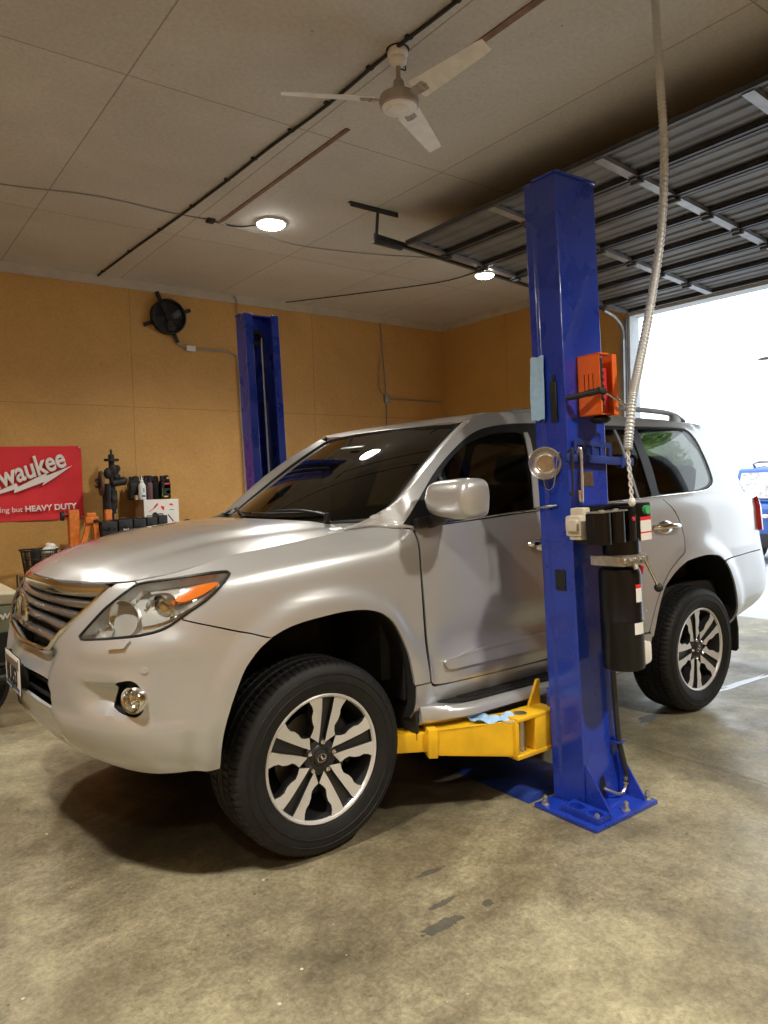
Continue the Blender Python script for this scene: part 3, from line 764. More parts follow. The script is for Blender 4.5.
fg = crv([(.635,1.345),(.64,1.47),(.675,1.528),(.784,1.618),(.926,1.694),(1.08,1.736),(1.20,1.750),(1.30,1.752),(1.338,1.715),(1.317,1.542),(1.285,1.378),(.945,1.352),(.70,1.340)], 4, True)
rg = [(1.47,1.375),(1.50,1.55),(1.52,1.70),(1.54,1.775),(1.60,1.785),(2.25,1.788),(2.285,1.76),(2.33,1.42),(2.32,1.405)]
qg = crv([(2.405,1.44),(2.40,1.55),(2.375,1.70),(2.372,1.785),(2.42,1.800),(2.66,1.806),(2.85,1.803),(2.93,1.782),(2.962,1.74),(3.005,1.64),(3.038,1.52),(3.022,1.478),(2.96,1.452),(2.80,1.428),(2.55,1.418),(2.43,1.415)], 4, True)
for sgn in (-1, 1):
    mr = sgn > 0; mir = np.array([1, -sgn, 1.])
    bs = fix(house_panel('body_side', side_out, car, holes=[win], step=.04, mirror=mr))
    wf = fix(house_panel('window_frame', win, car, 'black_trim', holes=[fg, rg, qg], step=.04, off=-.005, thick=.014, mirror=mr))
    fix(house_panel('front_door_glass', fg, car, 'side_glass', step=.06, off=-.012, thick=.004, mirror=mr))
    fix(house_panel('rear_door_glass', rg, car, 'tinted_glass', step=.06, off=-.012, thick=.004, mirror=mr))
    fix(house_panel('quarter_glass', qg, car, 'tinted_glass', step=.06, off=-.006, thick=.004, mirror=mr))
    # rounded front of the windshield pillar
    ae = crv(A_EDGE, 4); B = HS(ae, 0); V = []; F = []; nn = len(ae)
    for i in range(nn):
        a = wsh(1, i/(nn-1)); b = B[i]; bu = np.array([-.35,-.75,.35])*.022*min(1., 4*i/(nn-1)+.15)
        for t in (0, .25, .5, .75, 1.): V.append((a+(b-a)*t+bu*4*t*(1-t))*mir)
    for i in range(nn-1):
        for k in range(4): F.append((5*i+k, 5*i+k+1, 5*i+k+6, 5*i+k+5))
    fix(sheet('windshield_pillar', V, F, 'silver_paint', car, .010, lambda p: Vector((-1, p.y, .6))))
    # corner between fender top and windshield pillar
    A = SK([(x, 1.33) for x in np.linspace(.20, .535, 14)], 0, False); B = HS([(.335+(.520-.335)*t, 1.372+(1.322-1.372)*t) for t in np.linspace(0, 1, 14)], 0)
    V = []; F = []
    for a, b in zip(A, B): V += [a*mir, ((a+b)/2+np.array([0,-.006,-.004]))*mir, b*mir]
    for i in range(13):
        for k in range(2): F.append((3*i+k, 3*i+k+1, 3*i+k+4, 3*i+k+3))
    fix(sheet('cowl_corner', V, F, 'silver_paint', car, .010, lambda p: Vector((-.3, p.y, 1))))
    # silver pillar strip behind the front glass, division bar of the rear door, bright belt line
    house_panel('pillar_strip', [(1.33,1.378),(1.36,1.542),(1.375,1.715),(1.372,1.752),(1.345,1.752),(1.340,1.715),(1.319,1.542),(1.287,1.378)], wf, 'silver_paint', step=.05, off=.0, thick=.006, mirror=mr)
    house_panel('division_bar', [(2.205,1.40),(2.155,1.79),(2.135,1.79),(2.185,1.40)], wf, 'galv', step=.05, off=-.006, thick=.01, mirror=mr)
    m = MB(); q = HS(crv([(.64,1.330),(.945,1.350),(1.33,1.368),(2.386,1.402),(2.889,1.421),(3.0,1.447)], 8), .002)*mir
    m.tube(list(q), .0045, 6); m.build('chrome_belt_line', 'chrome', wf)
    # black sail panel under the mirror
    sp = [(.455,1.322),(.50,1.385),(.64,1.52),(.655,1.50),(.63,1.44),(.62,1.345),(.60,1.330)]
    # roof rail
    m = MB(); y = lambda x: -(rye(x)-.055)
    rl = [(x, y(x)*-sgn, float(np.interp(x, RX, RE))+dz) for x, dz in ((1.38,.006),(1.55,.012),(1.75,.028),(1.95,.050),(2.3,.062),(2.75,.062),(2.95,.052),(3.06,.016))]
    rl = [tuple(WP(p)) for p in rl]
    m.tube(crv(rl, 6), .017, 10)
    for x in (2.02, 2.97):
        yy = y(x)*-sgn; z = float(np.interp(x, RX, RE)); q = WP([x, yy, z]); m.obox((q[0], q[1], q[2]+.015), (1,0,0), (0,1,0), (0,0,1), .055, .016, .035, .01)
    fix(m.build('roof_rail', 'galv', car))
    # side mirror
    o = -1 if sgn < 0 else 1
    m = MB(); m.ball((.612, o*1.085, 1.440), .092, .156, .090, 28, 16, .44)
    for i, v in enumerate(m.v):
        if v.x < .62: v.x = .62+(v.x-.62)*(.80+.25*(1-abs(v.z-1.44)/.09)); 
        k = (abs(v.y)-.935)/.30; v.z = 1.44+(v.z-1.44)*(.86+.18*min(max(k, 0), 1)); v.x += .03*(1-k)
    if sgn > 0:
        for v in m.v: dx, dy = v.x-.62, v.y-.95; v.x, v.y = .66+dy*.9+dx*.2, .97+dy*.25-dx*.5
    sm = fix(m.build('side_mirror', 'silver_paint', car, angle=60))
    if sgn < 0:
        m = MB(); m.ball((.706, o*1.085, 1.443), .008, .125, .07, 24, 10, .6); m.build('mirror_glass', 'chrome', sm)
        m = MB(); m.ball((.64, o*1.035, 1.355), .05, .05, .012); m.build('puddle_lamp', 'lens_clear', sm)
    m = MB(); m.tube(crv([(.62,o*.905,1.335),(.625,o*.95,1.345),(.63,o*1.0,1.372),(.635,o*1.04,1.39)], 5), [.03]*6+[.034]*10, 12); m.obox((.60,o*.912,1.338),(1,0,.1),(0,1,0),(0,0,1),.07,.02,.025,.012)
    m.build('mirror_arm', 'black_trim', sm)
    # running board
    m = MB(); rbp = []
    for x in np.linspace(.50, 2.22, 30):
        e = min(1., (x-.50)/.28, (2.22-x)/.10); e = math.sin(e*math.pi/2) if e < 1 else 1.
        rbp.append((x, max(e, .05)))
    prof = lambda e: [(.86,.41),(.93+.075*e,.425),(.955+.085*e,.450),(.955+.080*e,.476+.01*(1-e)),(.945+.068*e,.494+.02*(1-e)),(.93+.05*e,.490+.03*(1-e)),(.86,.50+.03*(1-e))]
    V = []; F = []
    for x, e in rbp:
        for yy, z in prof(e): V.append((x, o*yy, z))
    n = 7
    for i in range(len(rbp)-1):
        for k in range(n): l = (k+1) % n; F.append((i*n+k, i*n+l, (i+1)*n+l, (i+1)*n+k))
    F += [list(range(n)), [(len(rbp)-1)*n+k for k in range(n)]]
    m.add(V, F); rb = fix(m.build('running_board', 'silver_paint', car, angle=50))
    tp = crv([(.62,-.925),(.68,-.965),(.80,-.988),(.95,-.993)], 5)+[(2.10,-.993),(2.16,-.965),(2.16,-.915),(.72,-.905)]
    m = MB(); m.prism([(x, y*-o) for x, y in tp], (0,0,.497), (1,0,0), (0,1,0), (0,0,1), .012)
    for k in range(6):
        y = -.925-.0115*k; m.box((.74+.03*max(0,k-3), (y-.0035)*-o, .509), (2.12, (y+.0035)*-o, .5135))
    m.build('step_tread', 'black_plastic', rb, angle=30)
    # mud flaps
    for x, z0, z1 in ((.478,.345,.56),(3.295,.315,.62)):
        m = MB(); m.prism([(.78,z1),(.925,z1),(.945,.47),(.945,z0+.02),(.93,z0),(.79,z0),(.775,z0+.02)], (x,0,0), (0,o,0), (0,0,1), (1,0,0), .014)
        if x < 1: m.obox((.47,o*.80,.72),(1,0,.25),(0,1,0),(0,0,1),.02,.10,.18,.01)
        fix(m.build('mud_flap', 'black_plastic', car, bevel=.003))
# ---- rear glass and spoiler
m_v = []; m_f = []
for i in range(13):
    t = -1+2*i/12
    for j in range(7):
        q = j/6; a = np.array([3.755-.03*t*t, -.60*t, 1.335]); b = np.array([3.27-.04*t*t, -.47*t, 1.835]); p = a+(b-a)*q; p[0] += .10*q*(1-q)*4*.5; m_v.append(WP(p))
for i in range(12):
    for j in range(6): a = i*7+j; m_f.append((a, a+1, a+8, a+7))
fix(sheet('rear_glass', m_v, m_f, 'tinted_glass', car, .006, lambda p: Vector((1, 0, .5))))
for sgn in (-1, 1):
    m = MB(); V = []; F = []
    for q in np.linspace(0, 1, 10):
        a = HS([(3.47+(3.19-3.47)*q, 1.335+(1.838-1.335)*q)], -.004)[0]*np.array([1,-sgn,1.])
        z = 1.335+(1.838-1.335)*q; xx = float(np.interp(z, [1.335,1.424,1.528,1.665,1.79,1.838], [3.47,3.40,3.345,3.278,3.225,3.19]))
        a = HS([(xx, z)], 0)[0]*np.array([1,-sgn,1.]); b0 = WP([3.725, sgn*.60, 1.335]); b1 = WP([3.23, sgn*.47, 1.835]); b = b0+(b1-b0)*q; b[0] += .2*q*(1-q)
        mid = (a+b)/2+np.array([.05, sgn*.05, 0]); V += [a, mid, b]
    for i in range(9):
        for k in range(2): F.append((3*i+k, 3*i+k+1, 3*i+k+4, 3*i+k+3))
    fix(sheet('rear_pillar', V, F, 'silver_paint', car, .010, lambda p: Vector((1, p.y, 0))))
# ---- cabin
V, F = cdt([(1.0,0)]+[(x, -(rye(x)-.02)) for x in np.linspace(1.06, 3.15, 30)]+[(3.18,0)], (), .08)
P = roof(V[:, 0], V[:, 1]); P[:, 2] -= .03
fix(sheet('headliner', P, F, 'interior', car, .004, lambda p: Vector((0, 0, 1)), both=True))
for sgn in (-1, 1):
    fix(house_panel('side_trim', side_out, car, 'interior', holes=[win], step=.07, off=-.022, thick=.004, mirror=sgn > 0))
    V, F = cdt([(.56,.63),(2.2,.63),(2.45,1.04),(3.4,1.04),(3.4,1.31),(.56,1.31)], (), .08)
    fix(sheet('door_trim', SK(V, -.03, False)*np.array([1, -sgn, 1.]), F, 'interior', car, .004, out_body))
V, F = cdt([(3.80,1.0),(SMAX,1.0),(SMAX,1.31),(3.80,1.31)], (), .08)
fix(sheet('tailgate_trim', SK(V, -.035, False), F, 'interior', car, .004, out_body, both=True))
m = MB(); m.box((.5,-.80,.60),(3.5,.80,.80),.02); m.box((.40,-.80,.62),(.50,.80,1.28)); fix(m.build('cabin_floor', 'interior', car))
m = MB(); m.box((.34,-.78,1.02),(.80,.78,1.285),.06); m.box((.62,-.2,.8),(1.3,.2,1.05),.05); fix(m.build('dashboard', 'interior', car))
m = MB(); M = frame((.98,-.42,1.18), (0,1,0), (.42,0,.9)); m.tf(M)
m.tube([(.185*math.cos(t), .185*math.sin(t), 0) for t in np.linspace(0, 2*math.pi, 33)], .016, 8, cap=False); m.box((-.17,-.02,-.02),(.17,.02,.0),.008); m.ball((0,0,0), .06,.06,.03); m.cyl((0,0,-.02),(0,0,-.2),.03)
fix(m.build('steering_wheel', 'interior', car))
for x, ys in ((1.35, (-.40,.40)), (2.25, (-.48,0,.48)), (2.90, (-.34,.34))):
    for y in ys:
        w = .25 if x < 2 else .22 if x < 2.6 else .33; zt = 0 if x < 2.6 else .05
        m = MB(); m.box((x-.28,y-w,.80),(x+.28,y+w,.98),.06)
        m.obox((x+.30,y,1.20+zt),(.97,0,-.22),(0,1,0),(.22,0,.97),.07,w-.01,.30+zt,.06)
        st = fix(m.build('seat', 'seat_leather', car, angle=60))
        m = MB(); m.obox((x+.385,y,1.585),(.97,0,-.2),(0,1,0),(.2,0,.97),.05,.135,.085,.04); m.cyl((x+.37,y-.05,1.45),(x+.385,y-.05,1.54),.008); m.cyl((x+.37,y+.05,1.45),(x+.385,y+.05,1.54),.008)
        m.build('headrest', 'seat_leather', st, angle=60)
m = MB(); m.obox((.83,0,1.70),(1,0,.3),(0,1,0),(0,0,1),.02,.12,.035,.015); m.cyl((.80,0,1.74),(.83,0,1.79),.008); fix(m.build('interior_mirror', 'black_trim', car))

# ---- wheels
def wheel_mesh(name):
    w = empty(name)
    # tyre: y is the axle, outer face at -y
    prof = [(.262,-.118),(.272,-.132),(.30,-.143),(.335,-.146),(.362,-.140),(.380,-.130),(.3915,-.116),(.397,-.098),(.3985,-.084),(.3905,-.082),(.3905,-.074),(.3995,-.072),(.400,-.034),(.391,-.032),(.391,-.022),(.400,-.020),(.400,.020),(.391,.022),(.391,.032),(.400,.034),(.3995,.072),(.3905,.074),(.3905,.082),(.3985,.084),(.397,.098),(.3915,.116),(.380,.130),(.362,.140),(.335,.146),(.30,.143),(.272,.132),(.262,.118),(.255,.10),(.255,-.10)]
    N = 400; V = []; F = []; k = len(prof)
    for i in range(N):
        t = 2*math.pi*i/N
        for j, (r, y) in enumerate(prof):
            rr = r
            if r > .379 and r > .385:
                a = abs(y)
                if a > .083: ph = i % 5 == 0
                elif a > .03: ph = (i+2) % 5 == 0 
                else: ph = False
                if ph: rr = r-.005
            V.append((rr*math.cos(t), y, rr*math.sin(t)))
    for i in range(N):
        i2 = (i+1) % N
        for j in range(k): j2 = (j+1) % k; F.append((i*k+j, i2*k+j, i2*k+j2, i*k+j2))
    m = MB(); m.add(V, F)
    for r, y in ((.318,-.1455),(.350,-.1445)):
        m.lathe([(r-.003,y+.001),(r-.0015,y-.0015),(r+.0015,y-.0015),(r+.003,y+.002)], axis='y', n=80)
    m.build('tire', 'rubber', w, angle=25)
    m = MB(); m.lathe([(.262,-.119),(.266,-.127),(.2615,-.131),(.254,-.128),(.249,-.118)], axis='y', n=96)
    m.mat(1).lathe([(.249,-.118),(.243,-.10),(.232,-.03),(.232,.09),(.255,.11),(.262,.12)], axis='y', n=96)
    # ten spokes in five pairs
    half = [(.060,.0155),(.10,.017),(.15,.0205),(.20,.0245),(.247,.029)]        # inner edges (r, offset)
    outr = [(.247,.090),(.232,.089),(.214,.074),(.195,.066),(.172,.068),(.150,.062),(.128,.050),(.108,.052),(.086,.060)]
    yf = lambda r: -.1225+.0*r-.0 if r > .21 else -.1225+.16*(.21-r)*.9
    for q in range(5):
        a = q*2*math.pi/5; er = Vector((math.cos(a), 0, math.sin(a))); et = Vector((-math.sin(a), 0, math.cos(a)))
        for sg in (1, -1):
            poly = [(r, o*sg) for r, o in half]+[(r, o*sg) for r, o in outr]
            top = [er*r+et*o+Vector((0, yf(r), 0)) for r, o in poly]; bev = .0
            bot = [er*(r)+et*(o*1.0)+Vector((0, yf(r)+.045, 0)) for r, o in poly]; n = len(poly)
            # split the face in quads between the two edges so the dish stays smooth
            m.mat(0); m.add(top, [list(range(n)) if sg < 0 else list(range(n))[::-1]])
            m.mat(1); m.add(top+bot, [(i, (i+1) % n, n+(i+1) % n, n+i) for i in range(n)])
        # dark web between the two spokes of a pair
        web = [(.045,-.030),(.247,-.034),(.247,.034),(.045,.030)]
        V = [er*r+et*o+Vector((0, yf(r)+.016, 0)) for r, o in web]; m.mat(1).add(V, [(0,1,2,3)])
        pk = [(.06,0)]
    m.mat(1).lathe([(.078,-.088),(.074,-.098),(.052,-.099),(.046,-.104),(.036,-.106)], axis='y', n=40)
    m.mat(1).lathe([(.078,-.088),(.085,-.04),(.10,-.02)], axis='y', n=40)
    m.build('rim', ['machined', 'wheel_dark'], w, angle=30, fixn=False)
    m = MB(); m.lathe([(.0005,-.112),(.024,-.1115),(.033,-.108),(.036,-.100)], axis='y', n=32); cc = m.build('center_cap', 'wheel_dark', w)
    m = MB(); m.tube([(.020*math.cos(t), -.1125, .0165*math.sin(t)) for t in np.linspace(0, 2*math.pi, 25)], .0022, 6, cap=False)
    m.prism([(-.006,.010),(-.001,.012),(.006,-.005),(.014,-.005),(.012,-.009),(-.001,-.009)], (0,-.1115,0), (1,0,0), (0,0,1), (0,-1,0), .003); m.build('cap_emblem', 'chrome', cc)
    for q in range(5):
        a = q*2*math.pi/5; c = Vector((.0615*math.cos(a), 0, .0615*math.sin(a)))
        m = MB(); m.cyl(c+Vector((0,-.09,0)), c+Vector((0,-.112,0)), .0105, n=6); m.cyl(c+Vector((0,-.112,0)), c+Vector((0,-.119,0)), .010, .005, n=12); m.cyl(c+Vector((0,-.086,0)), c+Vector((0,-.095,0)), .014, n=16)
        m.build('lug_nut', 'chrome', w)
    m = MB(); m.lathe([(.06,-.03),(.175,-.03),(.175,-.005),(.06,-.005)], axis='y', n=48); m.lathe([(.06,-.05),(.085,-.05),(.085,0)], axis='y', n=32)
    br = m.build('brake_disc', 'brake_iron', w)
    m = MB(); m.lathe([(.12,-.055),(.185,-.055),(.192,-.04),(.192,.02),(.12,.02)], axis='y', n=10, a0=R(-35), a1=R(40)); m.build('brake_caliper', 'iron_dark', w)
    m = MB(); m.lathe([(.02,.03),(.228,.03)], axis='y', n=40); m.build('dust_shield', 'dark_liner', w, fixn=False)
    return w
w0 = wheel_mesh('wheel')
places = [(0,-.805,10),(2.85,-.805,38),(0,.805,22),(2.85,.805,57)]
def put(w, x, y, a):
    w.parent = car; w.location = (x-1.4, y, .3985)
    w.rotation_euler = (0, -R(a), 0) if y < 0 else (0, R(a), math.pi)
ws_ = [w0]+[copy_tree(w0) for _ in range(3)]
for w, (x, y, a) in zip(ws_, places): put(w, x, y, a)
# ================================================================== TWO-POST LIFT
LIFT_M = Matrix(((.9998, .0004, -.02), (0, .9998, .02), (.02, -.02, .9996)))
def lift_root(name, x, y, flip, label, group=None):
    # both columns lean the same small amount; flip turns the far column to face the car
    o = empty(name, (x, y, 0), label, 'car lift column')
    M = LIFT_M.to_4x4() if not flip else LIFT_M.to_4x4() @ Matrix.Diagonal((1, 1, 1, 1))
    o.matrix_world = Matrix.Translation((x, y, 0)) @ M
    return o
W_, D_, H_ = .275, .156, 2.87
def column_mesh(parent, fl=1, h=H_):
    """C-section with its back at y=0 and open side at y = fl*D"""
    t = .008; d = fl
    poly = [(0,0),(W_,0),(W_,D_*.80*d),(W_+.010,D_*.86*d),(W_+.010,D_*1.12*d),(W_-.055,D_*1.12*d),(W_-.055,D_*1.07*d),(W_+.002,D_*1.07*d),(W_+.002,D_*.88*d),(W_-.010,D_*.80*d),(W_-.010,.010*d),(.010,.010*d),(.010,D_*.80*d),(-.002,D_*.88*d),(-.002,D_*1.07*d),(.055,D_*1.07*d),(.055,D_*1.12*d),(-.010,D_*1.12*d),(-.010,D_*.86*d),(0,D_*.80*d)]
    m = MB(); m.prism(poly, (0,0,0), (1,0,0), (0,1,0), (0,0,1), h)
    return m.build('column', 'lift_blue', parent, angle=20, bevel=.004)
# floor plate is flat on the floor: undo the lean
def flat(o): o.matrix_local = LIFT_M.to_4x4().inverted(); return o
near = lift_root('lift_column', 1.115, -1.365, False, 'tall blue steel lift column standing in front of the car doors')
column_mesh(near)
m = MB(); m.box((-.006,-.008,H_),(W_+.006,D_*.84,H_+.012),.003); m.build('cap_plate', 'lift_blue', near)
# base
m = MB(); m.box((-.142,-.165,0),(.312,.182,.020),.005); bp = flat(m.build('base_plate', 'lift_blue', near))
for x, y in ((-.112,.140),(-.090,-.130),(.110,-.135),(.283,-.130),(.288,.15)):
    m = MB(); m.cyl((x,y,.018),(x,y,.024),.020,n=20); m.cyl((x,y,.024),(x,y,.040),.0145,n=6); m.cyl((x,y,.040),(x,y,.062),.0075,n=12); m.cyl((x,y,.046),(x,y,.056),.0125,n=6)
    flat(m.build('anchor_bolt', 'zinc', near))
for x in (.012, .262):
    m = MB(); m.prism([(0,.018),(-.135,.018),(-.128,.03),(-.012,.205),(0,.205)], (x-.004,0,0), (0,1,0), (0,0,1), (1,0,0), .008); m.build('gusset', 'lift_blue', near, bevel=.001)
# socket block for the lift-pad adapters: two holes in a small shelf
m = MB(); pts = []
m.box((-.105,-.055,.02),(-.028,-.045,.048)); m.box((-.028,-.150,.02),(-.020,.05,.048)); m.box((-.110,-.150,.02),(-.102,.05,.048)); m.box((-.105,-.150,.02),(-.025,-.142,.048))
for yy in (-.105,-.005):
    n = 24; ring = [(-.065+.027*math.cos(2*math.pi*i/n), yy+.036*math.sin(2*math.pi*i/n)) for i in range(n)]
    V, F = cdt([(-.106,yy-.048),(-.024,yy-.048),(-.024,yy+.053),(-.106,yy+.053)], [ring], .03)
    m.add([(p[0], p[1], .047) for p in V], F); m.add([(p[0], p[1], .047) for p in ring]+[(p[0], p[1], .022) for p in ring], [(i, (i+1) % n, n+(i+1) % n, n+i) for i in range(n)])
flat(m.build('adapter_shelf', 'lift_blue', near))
# cable hole
m = MB(); m.prism([(.045*math.cos(t)*.5, .055*math.sin(t)) for t in np.linspace(0, 2*math.pi, 20)[:-1]], (.128,-.002,.075), (1,0,0), (0,0,1), (0,1,0), .003); m.build('hose_hole', 'ink_black', near)
# hydraulic hose with steel elbow
m = MB(); m.tube(crv([(.205,-.030,.68),(.212,-.030,.50),(.222,-.032,.30),(.250,-.036,.16),(.262,-.040,.11),(.252,-.040,.075)], 8), .0135, 10); hs = m.build('hydraulic_hose', 'hose_black', near)
m = MB(); m.tube(crv([(.254,-.040,.080),(.240,-.040,.045),(.205,-.038,.032),(.165,-.028,.050),(.132,-.004,.070)], 6), .0075, 10); m.cyl((.262,-.04,.105),(.250,-.040,.068),.013,n=8); m.build('steel_elbow', 'zinc', hs)
m = MB(); m.box((.200,-.046,.270),(.258,-.001,.276),.001); m.build('hose_clip', 'lift_blue', hs)
# safety-release arm and the perforated plate behind it
m = MB(); m.obox((.195,-.022,1.592),(1,0,-.065),(0,1,0),(.065,0,1),.245,.012,.018,.003); m.obox((.35,-.022,1.580),(1,0,-.065),(0,1,0),(.065,0,1),.008,.016,.028); m.build('release_arm', 'lift_blue_dirty', near)
m = MB()
out = [(.025,1.618),(.298,1.608),(.298,1.668),(.025,1.690)]
holes = []
for k in range(4): x0 = .045+k*.063; zz = 1.636-.005*k; holes.append([(x0,zz-.012),(x0+.040,zz-.013),(x0+.040,zz+.026),(x0,zz+.029)])
V, F = cdt(out, holes, .02)
m.add([(p[0], -.012, p[1]) for p in V], F); m.add([(p[0], -.016, p[1]) for p in V], [f[::-1] for f in F])
for loop in [out]+holes:
    k = len(loop); m.add([(p[0], -.012, p[1]) for p in loop]+[(p[0], -.016, p[1]) for p in loop], [(i, (i+1) % k, k+(i+1) % k, k+i) for i in range(k)])
m.box((.03,-.008,1.60),(.26,-.001,1.66)); m.build('slotted_plate', 'lift_blue_dirty', near)
m = MB(); m.box((.080,-.004,1.474),(.165,-.001,1.541),.001); m.build('sticker', 'rust', near)
m = MB(); m.box((-.006,.048,1.005),(0.0,.106,1.100),.003); m.build('rubber_pad', 'black_plastic', near)
# power unit: motor, manifold, tank, control box
pu = empty('power_unit', (0,0,0), parent=near); bpy.data.objects.remove(pu)
PX, PY = .125, -.150
m = MB(); prof = [(.0,1.1130),(.080,1.1130),(.094,1.1060),(.099,1.0900),(.100,1.0780),(.100,0.8830),(.1015,0.8810),(.1015,0.8710),(.100,0.8690),(.100,0.6780),(.096,0.6650),(.085,0.6600),(.0,0.6600)]
m.lathe([(max(r*.92,.0005), z) for r, z in prof], c=(PX,PY,0), n=48); pu = m.build('fluid_tank', 'gloss_black', near); pu['label'] = 'black cylindrical hydraulic fluid tank'
m = MB(); m.obox((PX+.105,PY-.03,0.7180),(1,0,0),(0,1,0),(0,0,1),.03,.03,.05,.02); m.build('drain_cover', 'white_paint', pu)
def tank_label(a, z0, z1, w, name, mt):
    m = MB(); V = []; n = 8
    for i in range(n+1):
        t = a-w/2+w*i/n
        for z in (z0, z1): V.append((PX+.0945*math.cos(t), PY+.0945*math.sin(t), z))
    m.add(V, [(2*i,2*i+2,2*i+3,2*i+1) for i in range(n)]); m.build(name, mt, pu)
tank_label(R(-90), 0.9630, 1.0230, .42, 'warning_label', 'label_white'); tank_label(R(-90), 1.0230, 1.0400, .42, 'warning_band', 'label_red'); tank_label(R(-93), 0.8230, 0.8730, .62, 'tank_label', 'label_white')
m = MB(); m.box((PX-.085,PY-.085,1.1230),(PX+.085,PY+.09,1.1680),.006)
for i, x in enumerate((-.07,-.035,-.0,.03,.065)): m.cyl((PX+x,PY-.083,1.1450),(PX+x,PY-.098-.006*(i%2),1.1450),.013,n=6 if i%2 else 16)
m.cyl((PX+.083,PY-.05,1.1460),(PX+.110,PY-.06,1.1460),.014,n=6); m.cyl((PX-.02,PY-.09,1.1330),(PX-.02,PY-.10,1.1080),.012); man = m.build('valve_block', 'zinc', near)
m = MB(); m.tube([(PX+.045,PY-.100,1.1430),(PX+.108,PY-.115,1.0230)], .0065, 8); m.build('release_lever', 'chrome', man)
m = MB(); m.ball((PX+.113,PY-.117,1.0130),.020); m.build('lever_knob', 'black_plastic', man)
m = MB(); m.cyl((PX+.055,PY-.06,1.0780),(PX+.066,PY-.065,1.1130),.016); m.build('filler_cap', 'label_red', pu)
# motor
m = MB(); m.box((PX-.13,PY+.005,1.225),(PX+.10,PY+.135,1.385),.010); m.cyl((PX+.02,PY,1.155),(PX+.02,PY,1.235),.080,n=36)
m.box((PX-.13,PY-.01,1.377),(PX+.10,PY+.11,1.390),.003); mo = m.build('motor', 'gloss_black', near); mo['label'] = 'black electric motor of the power unit'
for k in range(2):
    x = -.098+k*.098; m = MB(); m.cyl((x+.043,PY-.045,1.228),(x+.043,PY-.045,1.362),.043,n=28); m.box((x,PY-.045,1.228),(x+.086,PY-.0,1.362),.008); cp = m.build('capacitor_cover', 'gloss_black', mo)
    m = MB(); m.box((x,PY-.085,1.362),(x+.086,PY-.005,1.368),.002); m.cyl((x+.047,PY-.05,1.366),(x+.047,PY-.05,1.374),.012); m.build('cover_lid', 'zinc', cp)
m = MB(); m.box((.098,PY-.080,1.225),(.150,PY-.01,1.380),.006); cbx = m.build('switch_box', 'gloss_black', mo)
m = MB(); m.box((.152,PY-.075,1.222),(.268,PY+.02,1.390),.006); cb = m.build('control_box', 'gloss_black', mo)
y_ = PY-.075
m = MB(); m.cyl((.226,y_+.001,1.358),(.226,y_-.015,1.358),.0195,n=24); m.build('start_button', 'green_button', mo)
m = MB(); m.box((.184,y_-.0025,1.262),(.264,y_+.0005,1.312)); m.box((.184,y_-.0025,1.224),(.264,y_+.0005,1.255)); m.build('instruction_label', 'label_white', mo)
m = MB(); m.box((.184,y_-.0026,1.312),(.264,y_+.0005,1.328)); m.box((.184,y_-.0026,1.255),(.264,y_+.0005,1.262)); m.build('warning_band', 'label_red', mo)
m = MB(); m.cyl((.124,PY-.079,1.325),(.124,PY-.086,1.325),.009); m.build('indicator_lamp', 'label_red', mo)
# beige junction box on the left of the motor
m = MB(); m.box((-.082,-.115,1.262),(-.012,-.030,1.352),.010); m.box((-.058,-.112,1.345),(-.010,-.040,1.385),.008); m.box((-.100,-.105,1.285),(-.078,-.045,1.335),.006); m.box((-.072,-.105,1.245),(-.022,-.040,1.266),.008); m.box((-.04,-.06,1.28),(.02,-.0,1.33)); m.build('junction_box', 'beige_plastic', near)
# carriage and yellow swing arm
m = MB(); m.box((.02,.03,.25),(W_-.02,.20,.85),.004); m.box((.03,.18,.27),(W_-.03,.225,.52),.004); m.build('carriage', 'lift_blue', near)
# ---- arm in world coordinates
def wflat(o):
    o.parent = near; o.matrix_parent_inverse = Matrix.Identity(4); o.matrix_local = near.matrix_world.inverted(); return o
bpy.context.view_layer.update()
m = MB()
# clevis head with its pin
m.box((.885,-1.175,.235),(1.155,-1.055,.257),.004); m.box((.885,-1.175,.408),(1.155,-1.055,.428),.004)
m.box((1.005,-1.173,.24),(1.150,-1.057,.415),.004); m.box((.880,-1.170,.245),(.902,-1.060,.415),.004)
m.prism([(1.07,.42),(1.155,.42),(1.155,.545),(1.135,.545)], (0,-1.06,0), (1,0,0), (0,0,1), (0,-1,0), .014)
arm = wflat(m.build('swing_arm', 'yellow_paint', near, bevel=.002)); arm['label'] = 'yellow swing arm reaching under the car'
def armpart(m, name, mt, **k):
    o = m.build(name, mt, arm, **k); return o
m = MB(); m.cyl((.957,-1.125,.25),(.957,-1.125,.425),.019,n=24); m.cyl((.957,-1.125,.236),(.957,-1.125,.262),.026,n=24); m.cyl((.957,-1.125,.41),(.957,-1.125,.432),.030,n=24); armpart(m, 'pivot_pin', 'steel')
a = Vector((.925,-1.105,.335)); b = Vector((.555,-.925,.350)); d = (b-a).normalized(); nrm = Vector((0,0,1)).cross(d).normalized()
m = MB(); side = [(0,-.085),(0,.085),(.16,.072),(.425,.055),(.425,-.055),(.02,-.085)]
m.prism(side, a-nrm*.062, d, (0,0,1), nrm, .012); m.prism(side, a+nrm*.050, d, (0,0,1), nrm, .012)
L = (b-a).length
m.prism([(.02,-.085),(.425,-.055),(.425,-.043),(.02,-.072)], a-nrm*.062, d, (0,0,1), nrm, .124)
m.prism([(.14,.074),(.425,.055),(.425,.043),(.14,.062)], a-nrm*.062, d, (0,0,1), nrm, .124)
m.obox(b-d*.01, d, nrm, (0,0,1), .022, .074, .066, .003); armpart(m, 'outer_tube', 'yellow_paint', bevel=.0015)
m = MB(); m.obox(b+d*.19+Vector((0,0,.0)), d, nrm, (0,0,1), .20, .05, .042, .004); c = b+d*.36
